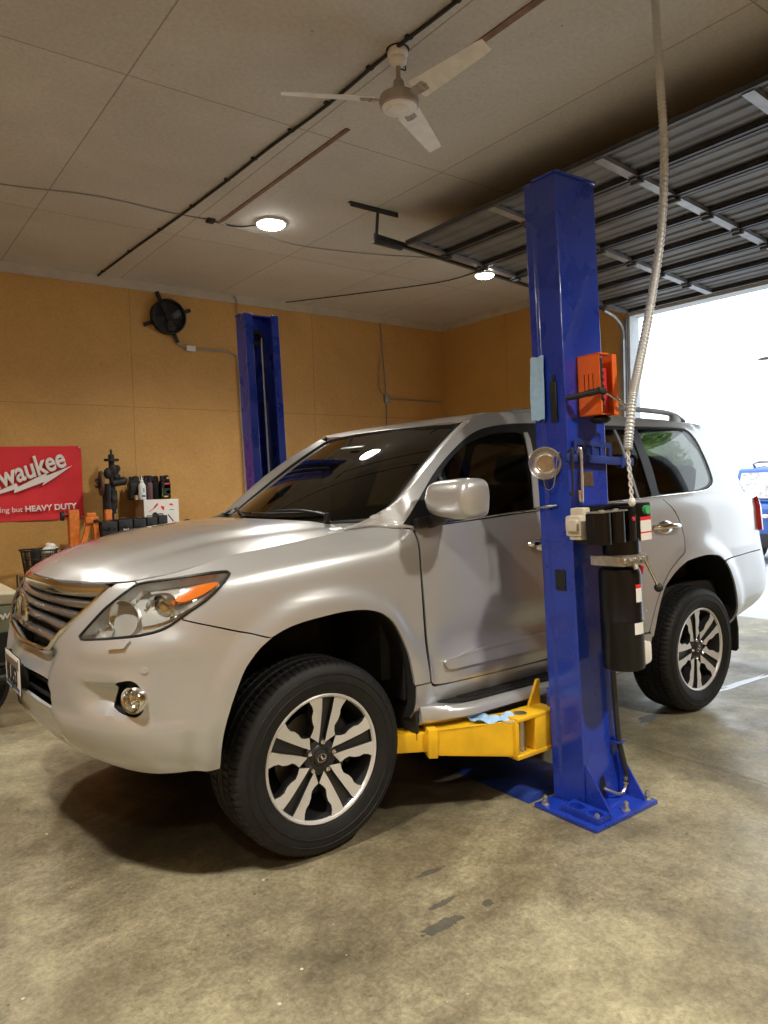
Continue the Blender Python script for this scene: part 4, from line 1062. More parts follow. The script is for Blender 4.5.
m.cyl(c+Vector((0,0,-.045)), c+Vector((0,0,.07)), .035, n=24); armpart(m, 'extension_tube', 'yellow_paint')
m = MB(); m.cyl(c+Vector((0,0,.07)), c+Vector((0,0,.10)), .065, n=32); armpart(m, 'lift_pad', 'rubber')
# rear arm, mostly hidden behind the column
m = MB(); a2 = Vector((1.30,-1.10,.335)); b2 = Vector((1.68,-.80,.335)); m.bar(a2, b2, .11, .11, bev=.003); m.bar(b2, b2+(b2-a2)*.4, .09, .085, bev=.003); m.cyl(b2+(b2-a2)*.36, b2+(b2-a2)*.36+Vector((0,0,.09)), .05); ra = wflat(m.build('swing_arm', 'yellow_paint', near))

# ---- far column
far = lift_root('lift_column', 1.085, 1.80, True, 'blue steel lift column beyond the car, by the tan wall')
column_mesh(far, -1, 2.865)
m = MB(); m.box((-.006,-.09,2.865),(W_+.006,.008,2.877),.003); m.build('cap_plate', 'lift_blue', far)
m = MB(); m.box((-.10,-.30,0),(.37,.16,.02),.005); flat(m.build('base_plate', 'lift_blue', far))
m = MB(); m.box((.03,-.19,.30),(W_-.03,-.03,1.0),.004); m.build('carriage', 'lift_blue', far)
m = MB(); m.cyl((.19,-.06,.02),(.19,-.06,2.2),.03); m.build('hydraulic_cylinder', 'lift_blue_dirty', far)
for x, y in ((.095,-.075),(.165,-.085)):
    m = MB(); m.tube([(x,y,.9),(x+.005,y,2.70)], .0065, 8); m.build('lift_cable', 'wire_white', far)
m = MB(); m.lathe([(.03,-.02),(.06,-.015),(.052,0),(.06,.015),(.03,.02)], c=(.13,-.07,2.70), axis='y', n=28); m.build('pulley', 'iron_dark', far)
# blue cover plate on the floor between the columns
m = MB(); m.prism([(.98,.002),(1.03,.035),(1.37,.035),(1.42,.002)], (0,-1.145,0), (1,0,0), (0,0,1), (0,1,0), 2.62)
tag(m.build('floor_cover', 'lift_blue_dirty', None), 'blue steel cover plate on the floor running under the car', 'floor cover')

# ================================================================== THINGS ON THE NEAR COLUMN
bpy.context.view_layer.update(); NW = near.matrix_world.copy()
def on_near(name, label, cat, loc, group=None):
    o = bpy.data.objects.new(name, None); link(o); o.matrix_world = NW @ Matrix.Translation(loc); o.empty_display_size = .05
    return tag(o, label, cat, group)
# orange holder
t = on_near('tool_holder', 'orange steel holder with open side, fixed high on the blue column', 'tool holder', (0,0,0))
m = MB()
xl, xr, y0, y1, z0, z1 = .090, .182, -.002, -.120, 1.790, 2.060
slots = [[(y, 1.90), (y-.005, 1.90), (y-.005, 1.975), (y, 1.975)] for y in (-.035,-.058,-.081)]
def pane(x, holes):
    V, F = cdt([(y0,z0),(y1,z0),(y1,z1),(y0,z1)], holes, .03)
    m.add([(x, p[0], p[1]) for p in V], F); m.add([(x+.004, p[0], p[1]) for p in V], [f[::-1] for f in F])
    for loop in [[(y0,z0),(y1,z0),(y1,z1),(y0,z1)]]+holes:
        k = len(loop); m.add([(x, p[0], p[1]) for p in loop]+[(x+.004, p[0], p[1]) for p in loop], [(i,(i+1)%k,k+(i+1)%k,k+i) for i in range(k)])
pane(xl, slots); pane(xr+.03, [])
m.box((xl,y0-.004,z0),(xr+.03,y0,z1)); m.box((xl,y1,z1-.004),(xr-.02,y0,z1+.002)); m.box((xl,y1,z0),(xr-.02,y0,z0+.004)); m.box((xr+.002,y1,z0),(xr+.03,y1+.006,z1)); m.box((xl,y1,z0+.01),(xl+.012,y1+.004,z0+.06))
m.build('shell', 'orange_paint', t, angle=20)
m = MB(); m.cyl((.165,-.065,1.80),(.165,-.065,2.0),.030,n=20); m.cyl((.165,-.065,2.0),(.165,-.065,2.03),.018); m.build('red_can', 'label_red', t)
m = MB(); m.box((.100,-.115,1.80),(.120,-.02,2.04),.003); m.build('black_insert', 'black_plastic', t)
m = MB()
for k in range(7): m.box((.120,-.116,1.815+k*.03),(.126,-.106,1.831+k*.03))
m.build('chrome_clips', 'chrome', t)
m = MB(); m.ball((.15,-.07,1.772),.045,.045,.02); m.build('rubber_foot', 'rubber', t)
# blow gun / swivel ratchet hanging across it
t = on_near('ratchet', 'black-gripped ratchet with chrome shaft sticking out beside the orange holder', 'ratchet', (0,0,0))
m = MB(); m.tube(crv([(-.012,-.012,1.872),(.015,-.050,1.876),(.045,-.095,1.884),(.066,-.128,1.890)], 5), [.010,.013,.013,.012,.013,.014,.014,.013,.013,.014,.015,.015,.015,.014,.013,.012], 12); m.build('grip', 'black_plastic', t)
m = MB(); m.obox((.075,-.138,1.890),(1,-.3,-.2),(0,1,0),(0,0,1),.018,.010,.014,.006); m.build('head', 'iron_dark', t)
m = MB(); m.tube([(.085,-.140,1.888),(.165,-.146,1.855),(.240,-.150,1.822)], .0065, 10); m.cyl((.237,-.150,1.824),(.250,-.150,1.818),.010); m.build('shaft', 'chrome', t)
# cloth over the flange
m = MB(); V = []; F = []
for i in range(9):
    y = .098+i*.0105
    for j in range(15):
        z = 2.080-j*.0207+(.003*math.sin(i*1.3)); x = -.019-.0025*math.sin(j*.5+i*.5)-.003*math.cos(i*1.1)-.004*(j/14); V.append((x, y+(.008*j/14), z))
for i in range(8):
    for j in range(14): a = i*15+j; F.append((a, a+1, a+16, a+15))
o = sheet('shop_towel', [NW @ Vector(v) for v in V], F, 'cloth_blue', None, .003, lambda p: Vector((-1, 0, 0))); tag(o, 'pale blue shop towel hanging on the edge of the near blue column', 'towel')
# black upright bar with a narrow neck
m = MB(); m.T = NW; m.box((-.012,.044,1.775),(0,.080,1.955),.004); m.box((-.010,.052,1.955),(-.002,.068,1.985),.003); tag(m.build('black_bar', 'black_plastic', None), 'black bar stuck upright on the column next to the pale blue towel', 'magnet')
# magnetic bowl
t = on_near('parts_bowl', 'round stainless parts bowl stuck to the edge of the blue column', 'bowl', (-.020,.118,1.590))
Mb = frame((0,0,0), Vector((.62,-.78,0)), (0,0,1)); 
m = MB(); m.tf(Mb); m.lathe([(.0005,.004),(.034,.004),(.038,.008),(.046,.006),(.056,.012),(.066,.030),(.073,.036),(.075,.034),(.069,.026),(.058,.002),(.03,-.004),(.0005,-.004)], n=48); m.build('dish', 'brushed_steel', t)
m = MB(); m.tf(Mb); m.lathe([(.0005,-.004),(.036,-.004),(.036,-.018),(.0005,-.018)], n=32); m.build('magnet_base', 'rubber', t)
m = MB(); m.tube(crv([(-.005,.01,-.07),(-.008,.0,-.11),(-.006,-.02,-.122),(-.004,-.045,-.105),(-.004,-.06,-.05),(-.003,-.075,.03),(-.002,-.09,.045)], 6), .0022, 6); m.build('hanging_wire', 'steel', t)
# hook rods hanging from the plate
m = MB(); m.T = NW; m.tube(crv([(.030,-.030,1.625),(.030,-.036,1.645),(.030,-.046,1.635),(.028,-.046,1.53),(.026,-.044,1.42),(.022,-.044,1.405),(.012,-.044,1.42),(.010,-.044,1.46)], 6), .0065, 8); tag(m.build('hook_rod', 'brushed_steel', None), 'bright steel hook rod hanging on the column by the slotted plate', 'hook')
m = MB(); m.T = NW; m.tube(crv([(-.03,-.020,1.625),(-.025,-.034,1.645),(-.025,-.044,1.635),(-.027,-.042,1.54),(-.030,-.038,1.455),(-.036,-.036,1.442),(-.046,-.036,1.452)], 6), .0052, 8); tag(m.build('hook_rod', 'iron_dark', None), 'dark thin hook rod hanging between the steel bowl and the bright hook rod', 'hook')
m = MB(); m.T = NW; m.tube([(-.010,.195,1.386),(-.010,.15,1.389)], .004, 8); m.tube([(-.010,.15,1.389),(-.010,.10,1.393)], [.007,.007], 8); m.tube([(-.010,.10,1.393),(-.010,.07,1.396)], .0045, 8); tag(m.build('drill_bit', 'steel', None), 'thin steel bit stuck sideways on the column below the round bowl', 'bit')
# flexible conduit down from the ceiling
pts = crv([(1.92,-1.267,3.949),(1.742,-1.40,3.434),(1.703,-1.44,3.075),(1.590,-1.49,2.664),(1.425,-1.53,2.268),(1.285,-1.56,1.985),(1.215,-1.575,1.849),(1.168,-1.58,1.632)], 64)
rad = [.0205 if i % 4 < 2 else .0165 for i in range(len(pts))]
t = empty('flexible_conduit', (1.92,-1.267,3.95), 'pale ribbed flexible conduit hanging from the ceiling to the power unit', 'conduit')
m = MB(); m.T = Matrix.Translation((-1.92,1.267,-3.95)); m.tube(pts, rad, 12); m.build('ribbed_hose', 'flex_grey', t, angle=80)
m = MB(); m.T = Matrix.Translation((-1.92,1.267,-3.95)); 
for ph in (0, math.pi):
    m.tube([(1.168+.025*i/24+.006*math.cos(i*.9+ph), -1.58+.006*math.sin(i*.9+ph), 1.635-.225*i/24) for i in range(25)], .0042, 6)
m.ball((1.193,-1.58,1.405),.016,.016,.02); m.build('wire_tail', 'wire_white', t)
# rag on the arm
m = MB(); V = []; F = []; c0 = Vector((.815,-1.088,.420))
for i in range(15):
    for j in range(11):
        u = (i-7)*.0145; v = (j-2)*.0150
        z = .004+.010*math.sin(i*.9+j*.55)+.009*math.cos(j*1.2-i*.35)
        p = c0-d*u+nrm*(-min(v, .058))*1.0; fall = max(0., v-.058)
        p.z = c0.z+.0+z-fall*1.0+.02*u; p += -nrm*(.008+.006*math.sin(i*.8)) if fall > 0 else Vector()
        p += -d*(.006*math.sin(j*1.1))
        V.append(p)
for i in range(14):
    for j in range(10): a_ = i*11+j; F.append((a_, a_+1, a_+12, a_+11))
tag(sheet('rag', V, F, 'cloth_blue', None, .003, lambda p: Vector((0, 0, 1))), 'crumpled pale blue rag lying on the yellow lift arm', 'rag')
# ================================================================== ROOM
ZC, YW, XW, JY = 3.95, 5.02, 6.0, 1.72      # ceiling, back wall, door wall, door jamb
XL, YF, JY2, ZH = -4.2, -6.6, -2.45, 3.43     # left wall, front wall, other jamb, head of the opening
def nodes_floor():
    m, t, out = nt('concrete'); L = t.links.new; N = t.nodes.new
    tc = N('ShaderNodeTexCoord'); p = N('ShaderNodeBsdfPrincipled')
    def noise(sc, det=6, rough=.6, dist=0., vec=None):
        n = N('ShaderNodeTexNoise'); n.inputs['Scale'].default_value = sc; n.inputs['Detail'].default_value = det; n.inputs['Roughness'].default_value = rough; n.inputs['Distortion'].default_value = dist
        L(vec or tc.outputs['Object'], n.inputs['Vector']); return n.outputs['Fac']
    def ramp(src, stops):
        r = N('ShaderNodeValToRGB'); e = r.color_ramp.elements
        e[0].position, e[0].color = stops[0][0], (*stops[0][1], 1); e[1].position, e[1].color = stops[-1][0], (*stops[-1][1], 1)
        for pos, c in stops[1:-1]: q = e.new(pos); q.color = (*c, 1)
        L(src, r.inputs[0]); return r.outputs[0]
    def mix(f, a, b, mode='MIX'):
        x = N('ShaderNodeMix'); x.data_type = 'RGBA'; x.blend_type = mode
        if isinstance(f, float): x.inputs[0].default_value = f
        else: L(f, x.inputs[0])
        for s, v in ((6, a), (7, b)):
            if isinstance(v, tuple): x.inputs[s].default_value = (*v, 1)
            else: L(v, x.inputs[s])
        return x.outputs[2]
    base = ramp(noise(.9, 8, .62, .4), [(.30,(.23,.20,.125)),(.5,(.50,.445,.285)),(.70,(.72,.65,.42))])
    c = mix(.75, base, ramp(noise(5, 9, .72), [(.30,(.42,.42,.42)),(.66,(1,1,1))]), 'MULTIPLY')
    c = mix(.75, c, ramp(noise(55, 8, .78), [(.33,(.42,.41,.40)),(.60,(1,1,1))]), 'MULTIPLY'); c = mix(.5, c, ramp(noise(17, 9, .75, .6), [(.36,(.45,.44,.42)),(.56,(1,1,1))]), 'MULTIPLY')
    big = ramp(noise(.75, 6, .6, .9), [(.42,(1,1,1)),(.60,(.45,.41,.36))])
    c = mix(.8, c, big, 'MULTIPLY')
    spots = ramp(noise(19, 3, .5), [(.70,(1,1,1)),(.76,(.35,.33,.30))]); c = mix(.7, c, spots, 'MULTIPLY')
    specks = ramp(noise(85, 2, .5), [(.74,(0,0,0)),(.78,(.35,.33,.27))]); c = mix(.6, c, specks, 'ADD')
    # grit: small dark pits and pale chips
    def vor(sc, th, ramp_to, col):
        v = N('ShaderNodeTexVoronoi'); v.inputs['Scale'].default_value = sc; L(tc.outputs['Object'], v.inputs['Vector'])
        sx = N('ShaderNodeSeparateXYZ'); L(v.outputs['Color'], sx.inputs[0])
        r_ = N('ShaderNodeMath'); r_.operation = 'MULTIPLY'; r_.inputs[1].default_value = th; L(sx.outputs[0], r_.inputs[0])
        l_ = N('ShaderNodeMath'); l_.operation = 'LESS_THAN'; L(v.outputs['Distance'], l_.inputs[0]); L(r_.outputs[0], l_.inputs[1])
        m_ = N('ShaderNodeMath'); m_.operation = 'MULTIPLY'; m_.inputs[1].default_value = ramp_to; L(l_.outputs[0], m_.inputs[0])
        return mix(m_.outputs[0], c, col)
    c = vor(11, .075, .75, (.06,.055,.045)); c = vor(24, .085, .55, (.09,.08,.065)); c = vor(7, .045, .8, (.62,.58,.45)); c = vor(17, .06, .5, (.55,.50,.38))
    # dark scuffs of fixed shape
    sep = N('ShaderNodeSeparateXYZ'); L(tc.outputs['Object'], sep.inputs[0])
    def math_(op, a, b=None):
        n = N('ShaderNodeMath'); n.operation = op
        for i, v in enumerate((a, b)):
            if v is None: continue
            if isinstance(v, (int, float)): n.inputs[i].default_value = v
            else: L(v, n.inputs[i])
        return n.outputs[0]
    wob = noise(30, 5, .7, .8)
    mask = None
    for x, y, a, rx, ry in ((.236,-1.306,-.05,.072,.017),(.135,-1.496,.05,.072,.015),(.045,-1.593,-.02,.10,.028),(.256,-1.597,.2,.03,.02)):
        dx = math_('SUBTRACT', sep.outputs[0], x); dy = math_('SUBTRACT', sep.outputs[1], y); ca, sa = math.cos(a), math.sin(a)
        u = math_('DIVIDE', math_('ADD', math_('MULTIPLY', dx, ca), math_('MULTIPLY', dy, sa)), rx)
        v = math_('DIVIDE', math_('SUBTRACT', math_('MULTIPLY', dy, ca), math_('MULTIPLY', dx, sa)), ry)
        r = math_('ADD', math_('SQRT', math_('ADD', math_('MULTIPLY', u, u), math_('MULTIPLY', v, v))), math_('MULTIPLY', wob, 1.7))
        q = math_('LESS_THAN', r, 1.75); mask = q if mask is None else math_('MAXIMUM', mask, q)
    c = mix(math_('MULTIPLY', mask, .72), c, (.055, .053, .052))
    # oily dirt by the lift, with shade under the car painted into it
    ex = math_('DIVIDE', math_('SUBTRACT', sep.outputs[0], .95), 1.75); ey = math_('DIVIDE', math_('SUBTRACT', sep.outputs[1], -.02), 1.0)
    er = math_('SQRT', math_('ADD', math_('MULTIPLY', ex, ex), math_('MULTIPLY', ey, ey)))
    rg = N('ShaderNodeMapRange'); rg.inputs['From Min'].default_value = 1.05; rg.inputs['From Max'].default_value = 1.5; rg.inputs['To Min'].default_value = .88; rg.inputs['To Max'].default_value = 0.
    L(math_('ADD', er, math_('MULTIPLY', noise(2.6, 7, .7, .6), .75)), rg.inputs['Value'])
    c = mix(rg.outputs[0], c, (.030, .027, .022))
    # sawn control joints
    jx = math_('ABSOLUTE', math_('SUBTRACT', sep.outputs[0], math_('ADD', 2.02, math_('MULTIPLY', math_('SUBTRACT', noise(9, 3), .5), .05))))
    joint = math_('LESS_THAN', jx, .005)
    c = mix(math_('MULTIPLY', joint, .75), c, (.07,.065,.055))
    L(c, p.inputs['Base Color'])
    rr = N('ShaderNodeMapRange'); rr.inputs['From Min'].default_value = .35; rr.inputs['From Max'].default_value = .7; rr.inputs['To Min'].default_value = .30; rr.inputs['To Max'].default_value = .62
    L(noise(2.2, 7, .65, .5), rr.inputs['Value']); L(rr.outputs[0], p.inputs['Roughness'])
    b = N('ShaderNodeBump'); b.inputs['Strength'].default_value = .12; b.inputs['Distance'].default_value = .01; L(noise(40, 6, .65), b.inputs['Height']); L(b.outputs[0], p.inputs['Normal'])
    L(p.outputs[0], out.inputs[0]); MAT['concrete'] = m
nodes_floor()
def panel_mat(name, c1, c2, mort, bw, bh, off, axes, rough, sc1, msize=.004, stain=None):
    m, t, out = nt(name); L = t.links.new; N = t.nodes.new
    tc = N('ShaderNodeTexCoord'); sp = N('ShaderNodeSeparateXYZ'); L(tc.outputs['Object'], sp.inputs[0]); cb = N('ShaderNodeCombineXYZ')
    for k, (a, o) in enumerate(zip(axes, off)):
        ad = N('ShaderNodeMath'); ad.operation = 'ADD'; ad.inputs[1].default_value = o; L(sp.outputs[a], ad.inputs[0]); L(ad.outputs[0], cb.inputs[k])
    br = N('ShaderNodeTexBrick'); br.offset = 0.; br.inputs['Scale'].default_value = 1.; br.inputs['Brick Width'].default_value = bw; br.inputs['Row Height'].default_value = bh; br.inputs['Mortar Size'].default_value = msize; br.inputs['Mortar Smooth'].default_value = .3
    br.inputs['Color1'].default_value = (1,1,1,1); br.inputs['Color2'].default_value = (.93,.93,.93,1); br.inputs['Mortar'].default_value = (*mort, 1)
    L(cb.outputs[0], br.inputs['Vector'])
    n = N('ShaderNodeTexNoise'); n.inputs['Scale'].default_value = sc1; n.inputs['Detail'].default_value = 8; n.inputs['Roughness'].default_value = .65; n.inputs['Distortion'].default_value = .4; L(tc.outputs['Object'], n.inputs['Vector'])
    r = N('ShaderNodeValToRGB'); r.color_ramp.elements[0].position = .3; r.color_ramp.elements[0].color = (*c1, 1); r.color_ramp.elements[1].position = .7; r.color_ramp.elements[1].color = (*c2, 1); L(n.outputs['Fac'], r.inputs[0])
    n2 = N('ShaderNodeTexNoise'); n2.inputs['Scale'].default_value = 38; n2.inputs['Detail'].default_value = 4; L(tc.outputs['Object'], n2.inputs['Vector'])
    r2 = N('ShaderNodeValToRGB'); r2.color_ramp.elements[0].position = .3; r2.color_ramp.elements[0].color = (.86,.86,.86,1); r2.color_ramp.elements[1].position = .68; r2.color_ramp.elements[1].color = (1,1,1,1); L(n2.outputs['Fac'], r2.inputs[0])
    col = r.outputs[0]
    for src in (br.outputs[0], r2.outputs[0]):
        x = N('ShaderNodeMix'); x.data_type = 'RGBA'; x.blend_type = 'MULTIPLY'; x.inputs[0].default_value = 1.; L(col, x.inputs[6]); L(src, x.inputs[7]); col = x.outputs[2]
    n3 = N('ShaderNodeTexNoise'); n3.inputs['Scale'].default_value = 24; n3.inputs['Detail'].default_value = 2; L(tc.outputs['Object'], n3.inputs['Vector'])
    r3 = N('ShaderNodeValToRGB'); r3.color_ramp.elements[0].position = .74; r3.color_ramp.elements[0].color = (1,1,1,1); r3.color_ramp.elements[1].position = .78; r3.color_ramp.elements[1].color = (.55,.5,.45,1); L(n3.outputs['Fac'], r3.inputs[0])
    x = N('ShaderNodeMix'); x.data_type = 'RGBA'; x.blend_type = 'MULTIPLY'; x.inputs[0].default_value = .8; L(col, x.inputs[6]); L(r3.outputs[0], x.inputs[7]); col = x.outputs[2]
    p = N('ShaderNodeBsdfPrincipled'); p.inputs['Roughness'].default_value = rough; L(col, p.inputs['Base Color']); L(p.outputs[0], out.inputs[0]); MAT[name] = m
panel_mat('tan_board', (.52,.285,.080), (.63,.355,.108), (.62,.55,.50), 2.44, 2.50, (1.2, 0.), (0, 2), .6, 1.3)
panel_mat('tan_board_side', (.52,.285,.080), (.63,.355,.108), (.62,.55,.50), 2.44, 2.50, (1.2, 0.), (1, 2), .6, 1.3)
panel_mat('ceiling_board', (.54,.515,.475), (.66,.635,.595), (.55,.51,.48), 1.22, 2.44, (.075+1.22*8, 1.55+2.44*4), (0, 1), .75, .8, .006)
mat('trim_cream', (.50,.44,.35), .6, noise=.1, nscale=6)
mat('apron', (.55,.56,.57), .8, noise=.12, nscale=1.5)
mat('outer_wall', (.62,.66,.70), .7, noise=.05)
def struct(name, m, mats, **k):
    o = m.build(name, mats, None, **k); o['kind'] = 'structure'; return o
T = .16
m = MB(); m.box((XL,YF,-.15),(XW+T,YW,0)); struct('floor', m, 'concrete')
m = MB(); m.box((XL-T,YF-T,ZC),(XW+T,YW+T,ZC+.15)); struct('ceiling', m, 'ceiling_board')
m = MB(); m.box((XL-T,YW,-.15),(XW+T,YW+T,ZC)); struct('wall_back', m, 'tan_board')
m = MB(); m.box((XL-T,YF-T,-.15),(XL,YW,ZC)); struct('wall_left', m, 'tan_board_side')
m = MB(); m.box((XL-T,YF-T,-.15),(XW+T,YF,ZC)); struct('wall_front', m, 'tan_board')
m = MB(); m.box((XW,JY,-.15),(XW+T,YW,ZC)); m.box((XW,YF,-.15),(XW+T,JY2,ZC)); m.box((XW,JY2,ZH),(XW+T,JY,ZC)); struct('wall_right', m, ['tan_board_side'])
m = MB(); m.box((XL,YW-.022,ZC-.105),(XW,YW,ZC)); struct('trim_1', m, 'trim_cream')
m = MB(); m.box((XW-.022,JY+.1,ZC-.105),(XW,YW-.022,ZC)); struct('trim_2', m, 'trim_cream')
m = MB(); m.box((XW-.005,JY-.02,0),(XW+T+.02,JY+.015,ZH)); m.box((XW-.005,JY2-.015,0),(XW+T+.02,JY2+.02,ZH)); m.box((XW-.005,JY2,ZH-.02),(XW+T+.02,JY,ZH+.015)); struct('trim_3', m, 'outer_wall')
for k, (x, ya, yb, w) in enumerate(((1.36,.71,2.81,.035),(1.42,-1.4,-.45,.045))):
    m = MB(); m.box((x-w/2,ya,ZC-.008),(x+w/2,yb,ZC)); struct('trim_%d' % (4+k), m, 'wood_strip')
# ---- outside
m = MB(); m.box((XW+T,-40,-.15),(70,50,-.01)); struct('ground', m, 'apron')

# ---- overhead door, rolled up under the ceiling
od = empty('overhead_door', (2.62,JY,3.69), 'grey corrugated steel overhead door, rolled up under the ceiling', 'garage door')
EX_ = Vector((3.27,0,-.24)); LD = EX_.length; EX_.normalize(); EZ_ = EX_.cross(Vector((0,1,0))); 
DM = Matrix((EX_, Vector((0,1,0)), EZ_)).transposed().to_4x4()     # local x toward the opening, y along the door, z up
YA, YB = -.04, JY2-JY+.04
ns = 7; sw_ = LD/ns
def dpart(name, m, mt, par, **k):
    return m.build(name, mt, par, **k)
for k in range(ns):
    x0, x1 = k*sw_+.004, (k+1)*sw_-.004
    m = MB(); m.T = DM; V = []; F = []; xs = []
    n = 24
    for i in range(n+1):
        u = i/n; x = x0+(x1-x0)*u; ph = (u*4) % 1.; z = .012*(0 if ph < .35 else (ph-.35)/.15 if ph < .5 else 1 if ph < .85 else (1-ph)/.15)
        xs.append((x, z))
    for x, z in xs: V += [(x,YA,z),(x,YB,z),(x,YA,z+.002),(x,YB,z+.002)]
    for i in range(n): a = 4*i; F += [(a,a+1,a+5,a+4),(a+2,a+6,a+7,a+3)]
    m.add(V, F)
    sec = dpart('door_section', m, 'door_steel', od, angle=15)
    m = MB(); m.T = DM
    for xx in (x0, x1-.035): m.box((xx,YA,-.030),(xx+.035,YB,-.001)); m.box((xx,YA,-.034),(xx+.012,YB,-.022))
    dpart('section_rail', m, 'galv_dark', sec)
    for y in np.linspace(YA-.03, YB+.03, 5):
        m = MB(); m.T = DM; m.box((x0+.03,y-.035,-.036),(x1-.03,y+.035,-.003)); dpart('stile', m, 'galv', sec)
    for y in np.linspace(YA-.03, YB+.03, 5):
        if k < ns-1: m = MB(); m.T = DM; m.box((x1-.05,y-.03,-.052),(x1+.055,y+.03,-.036),.004); m.cyl((x1+.004,y-.04,-.055),(x1+.004,y+.04,-.055),.014,n=10); dpart('hinge', m, 'galv_dark', sec)
    if k in (0, 2, 3, 5, 6):
        m = MB(); m.T = DM; xx = (x0+.13) if k == 0 else (x1-.06)
        m.prism([(0,-.036),(.006,-.036),(.016,-.105),(.064,-.105),(.074,-.036),(.080,-.036),(.070,-.111),(.010,-.111)], (xx,0,0), (1,0,0), (0,0,1), (0,1,0), YB-YA)
        m.v = [v for v in m.v]
        # start at the far end
        o = dpart('strut', m, 'galv_dark', sec); o.location = DM @ Vector((0,YA,0)) if False else (0,0,0)
        for vv in o.data.vertices: vv.co = vv.co+DM.to_3x3() @ Vector((0,YB,0))
m = MB(); m.T = DM
for s_, y in ((1, .03), (-1, YB-.07)):
    m.box((-.27,y,-.028),(LD-.25,y+.035,-.022)); m.box((-.27,y+.030,-.028),(LD-.25,y+.035,.030))
m.T = None
tr = dpart('horizontal_track', m, 'galv_dark', od)
m = MB()
for y in (JY+.02, JY2-.055):
    yy = y-JY; xe = XW-.03-2.62
    c = crv([(LD*EX_.x-.30,yy+.02,-.24*.9-.03),(LD*EX_.x-.10,yy+.02,-.30),(xe-.035,yy+.02,-.42),(xe-.015,yy+.02,-.62)], 8)
    m.tube(c, .022, 6); m.box((xe-.05,yy,-3.69),(xe,yy+.012,-.55)); m.box((xe-.05,yy+.01,-3.69),(xe-.045,yy+.05,-.55)); m.box((xe-.005,yy-.01,-3.69),(xe+.028,yy+.06,-.30))
dpart('vertical_track', m, 'galv', od)
# hanging bracket: angle screwed to the ceiling, drop bar down to the track
m = MB(); dz = ZC-3.69
m.box((-.54,.02,dz-.008),(-.02,.06,dz)); m.box((-.54,.02,dz-.045),(-.02,.025,dz)); m.bar((-.24,.03,dz-.02),(-.27,.03,-.03),.03,.006,up=(0,1,0)); m.bar((-.30,.035,-.035),(.02,.035,-.045),.035,.035)
for k in range(6): m.cyl((-.50+k*.09,.018,dz-.025),(-.50+k*.09,.020,dz-.025),.008,n=8)
dpart('hanger_bracket', m, 'galv_dark', od)

# ---- ceiling fan
HZ = 3.655
fan = empty('ceiling_fan', (1.088,-.192,ZC), 'white three-blade ceiling fan hanging from the ceiling above the hood', 'ceiling fan')
h = HZ-ZC
m = MB(); m.lathe([(.0005,0),(.052,0),(.058,-.012),(.058,-.03),(.050,-.036),(.046,-.048),(.050,-.056),(.046,-.075),(.030,-.090),(.012,-.094)], n=40); m.build('canopy', 'fan_white', fan)
m = MB(); m.lathe([(.054,-.001),(.066,-.001),(.066,.0)], n=30); m.tube(crv([(.03,.05,-.002),(.07,.03,-.05),(.06,.01,-.09),(.02,.0,-.10)], 5), .004, 6); m.build('wire_loop', 'cable_black', fan)
m = MB(); m.cyl((0,0,-.085),(0,0,h+.09),.013,n=16); m.lathe([(.020,h+.13),(.030,h+.12),(.036,h+.06),(.05,h+.045)], n=24); m.build('down_rod', 'fan_grey', fan)
m = MB(); m.lathe([(.03,h+.06),(.085,h+.05),(.108,h+.035),(.112,h+.0),(.108,h-.018),(.098,h-.026)], n=48); m.mat(1).lathe([(.100,h-.024),(.092,h-.034),(.070,h-.038),(.066,h-.044),(.030,h-.047),(.0005,h-.048)], n=48); m.build('motor_housing', ['fan_grey','fan_white'], fan)
for k, a in enumerate((153, 273, 31)):
    ca, sa = math.cos(R(a)), math.sin(R(a)); er = Vector((ca,sa,0)); et = Vector((-sa,ca,0))
    tilt = R(-17); eu = (et*math.cos(tilt)+Vector((0,0,1))*math.sin(tilt)); en = er.cross(eu)
    c = Vector((0,0,h+.012))
    m = MB(); m.prism([(.145,-.060),(.16,-.068),(.60,-.046),(.655,-.040),(.66,-.035),(.66,.035),(.655,.040),(.60,.046),(.16,.068),(.145,.060)], c, er, eu, en, .004); bl_ = m.build('blade', 'fan_white', fan)
    m = MB(); m.prism([(.09,-.018),(.15,-.03),(.215,-.032),(.225,0),(.215,.032),(.15,.03),(.09,.018)], c+en*-.005, er, eu, en, .005)
    for r_, t_ in ((.165,-.02),(.165,.02),(.205,0)): m.cyl(c+er*r_+eu*t_-en*.010, c+er*r_+eu*t_-en*.004, .007, n=10)
    m.build('blade_iron', 'fan_grey', bl_)

# ---- bare lamps
def lamp(x, y, label, power, z=None, sc=1.):
    t = empty('ceiling_lamp', (x,y,ZC if z is None else z), label, 'lamp', 'bare ceiling bulbs' if False else None)
    m = MB(); m.lathe([(.0005,0),(.140,0),(.142,-.010),(.138,-.020),(.126,-.022)], n=44); m.build('base', 'white_paint', t)
    m = MB(); m.lathe([(.128,-.018),(.124,-.030),(.105,-.044),(.06,-.054),(.0005,-.057)], n=44); m.build('diffuser', 'bulb', t)
    t.scale = (sc,sc,sc)
    l = bpy.data.lights.new('bulb_light', 'SPOT'); l.energy = power; l.color = (1., .945, .84); l.shadow_soft_size = .13; l.spot_size = R(146); l.spot_blend = .9
    o = bpy.data.objects.new('bulb_light', l); link(o, t); o.location = (0,0,-.09)
    return t
LAMPS = []
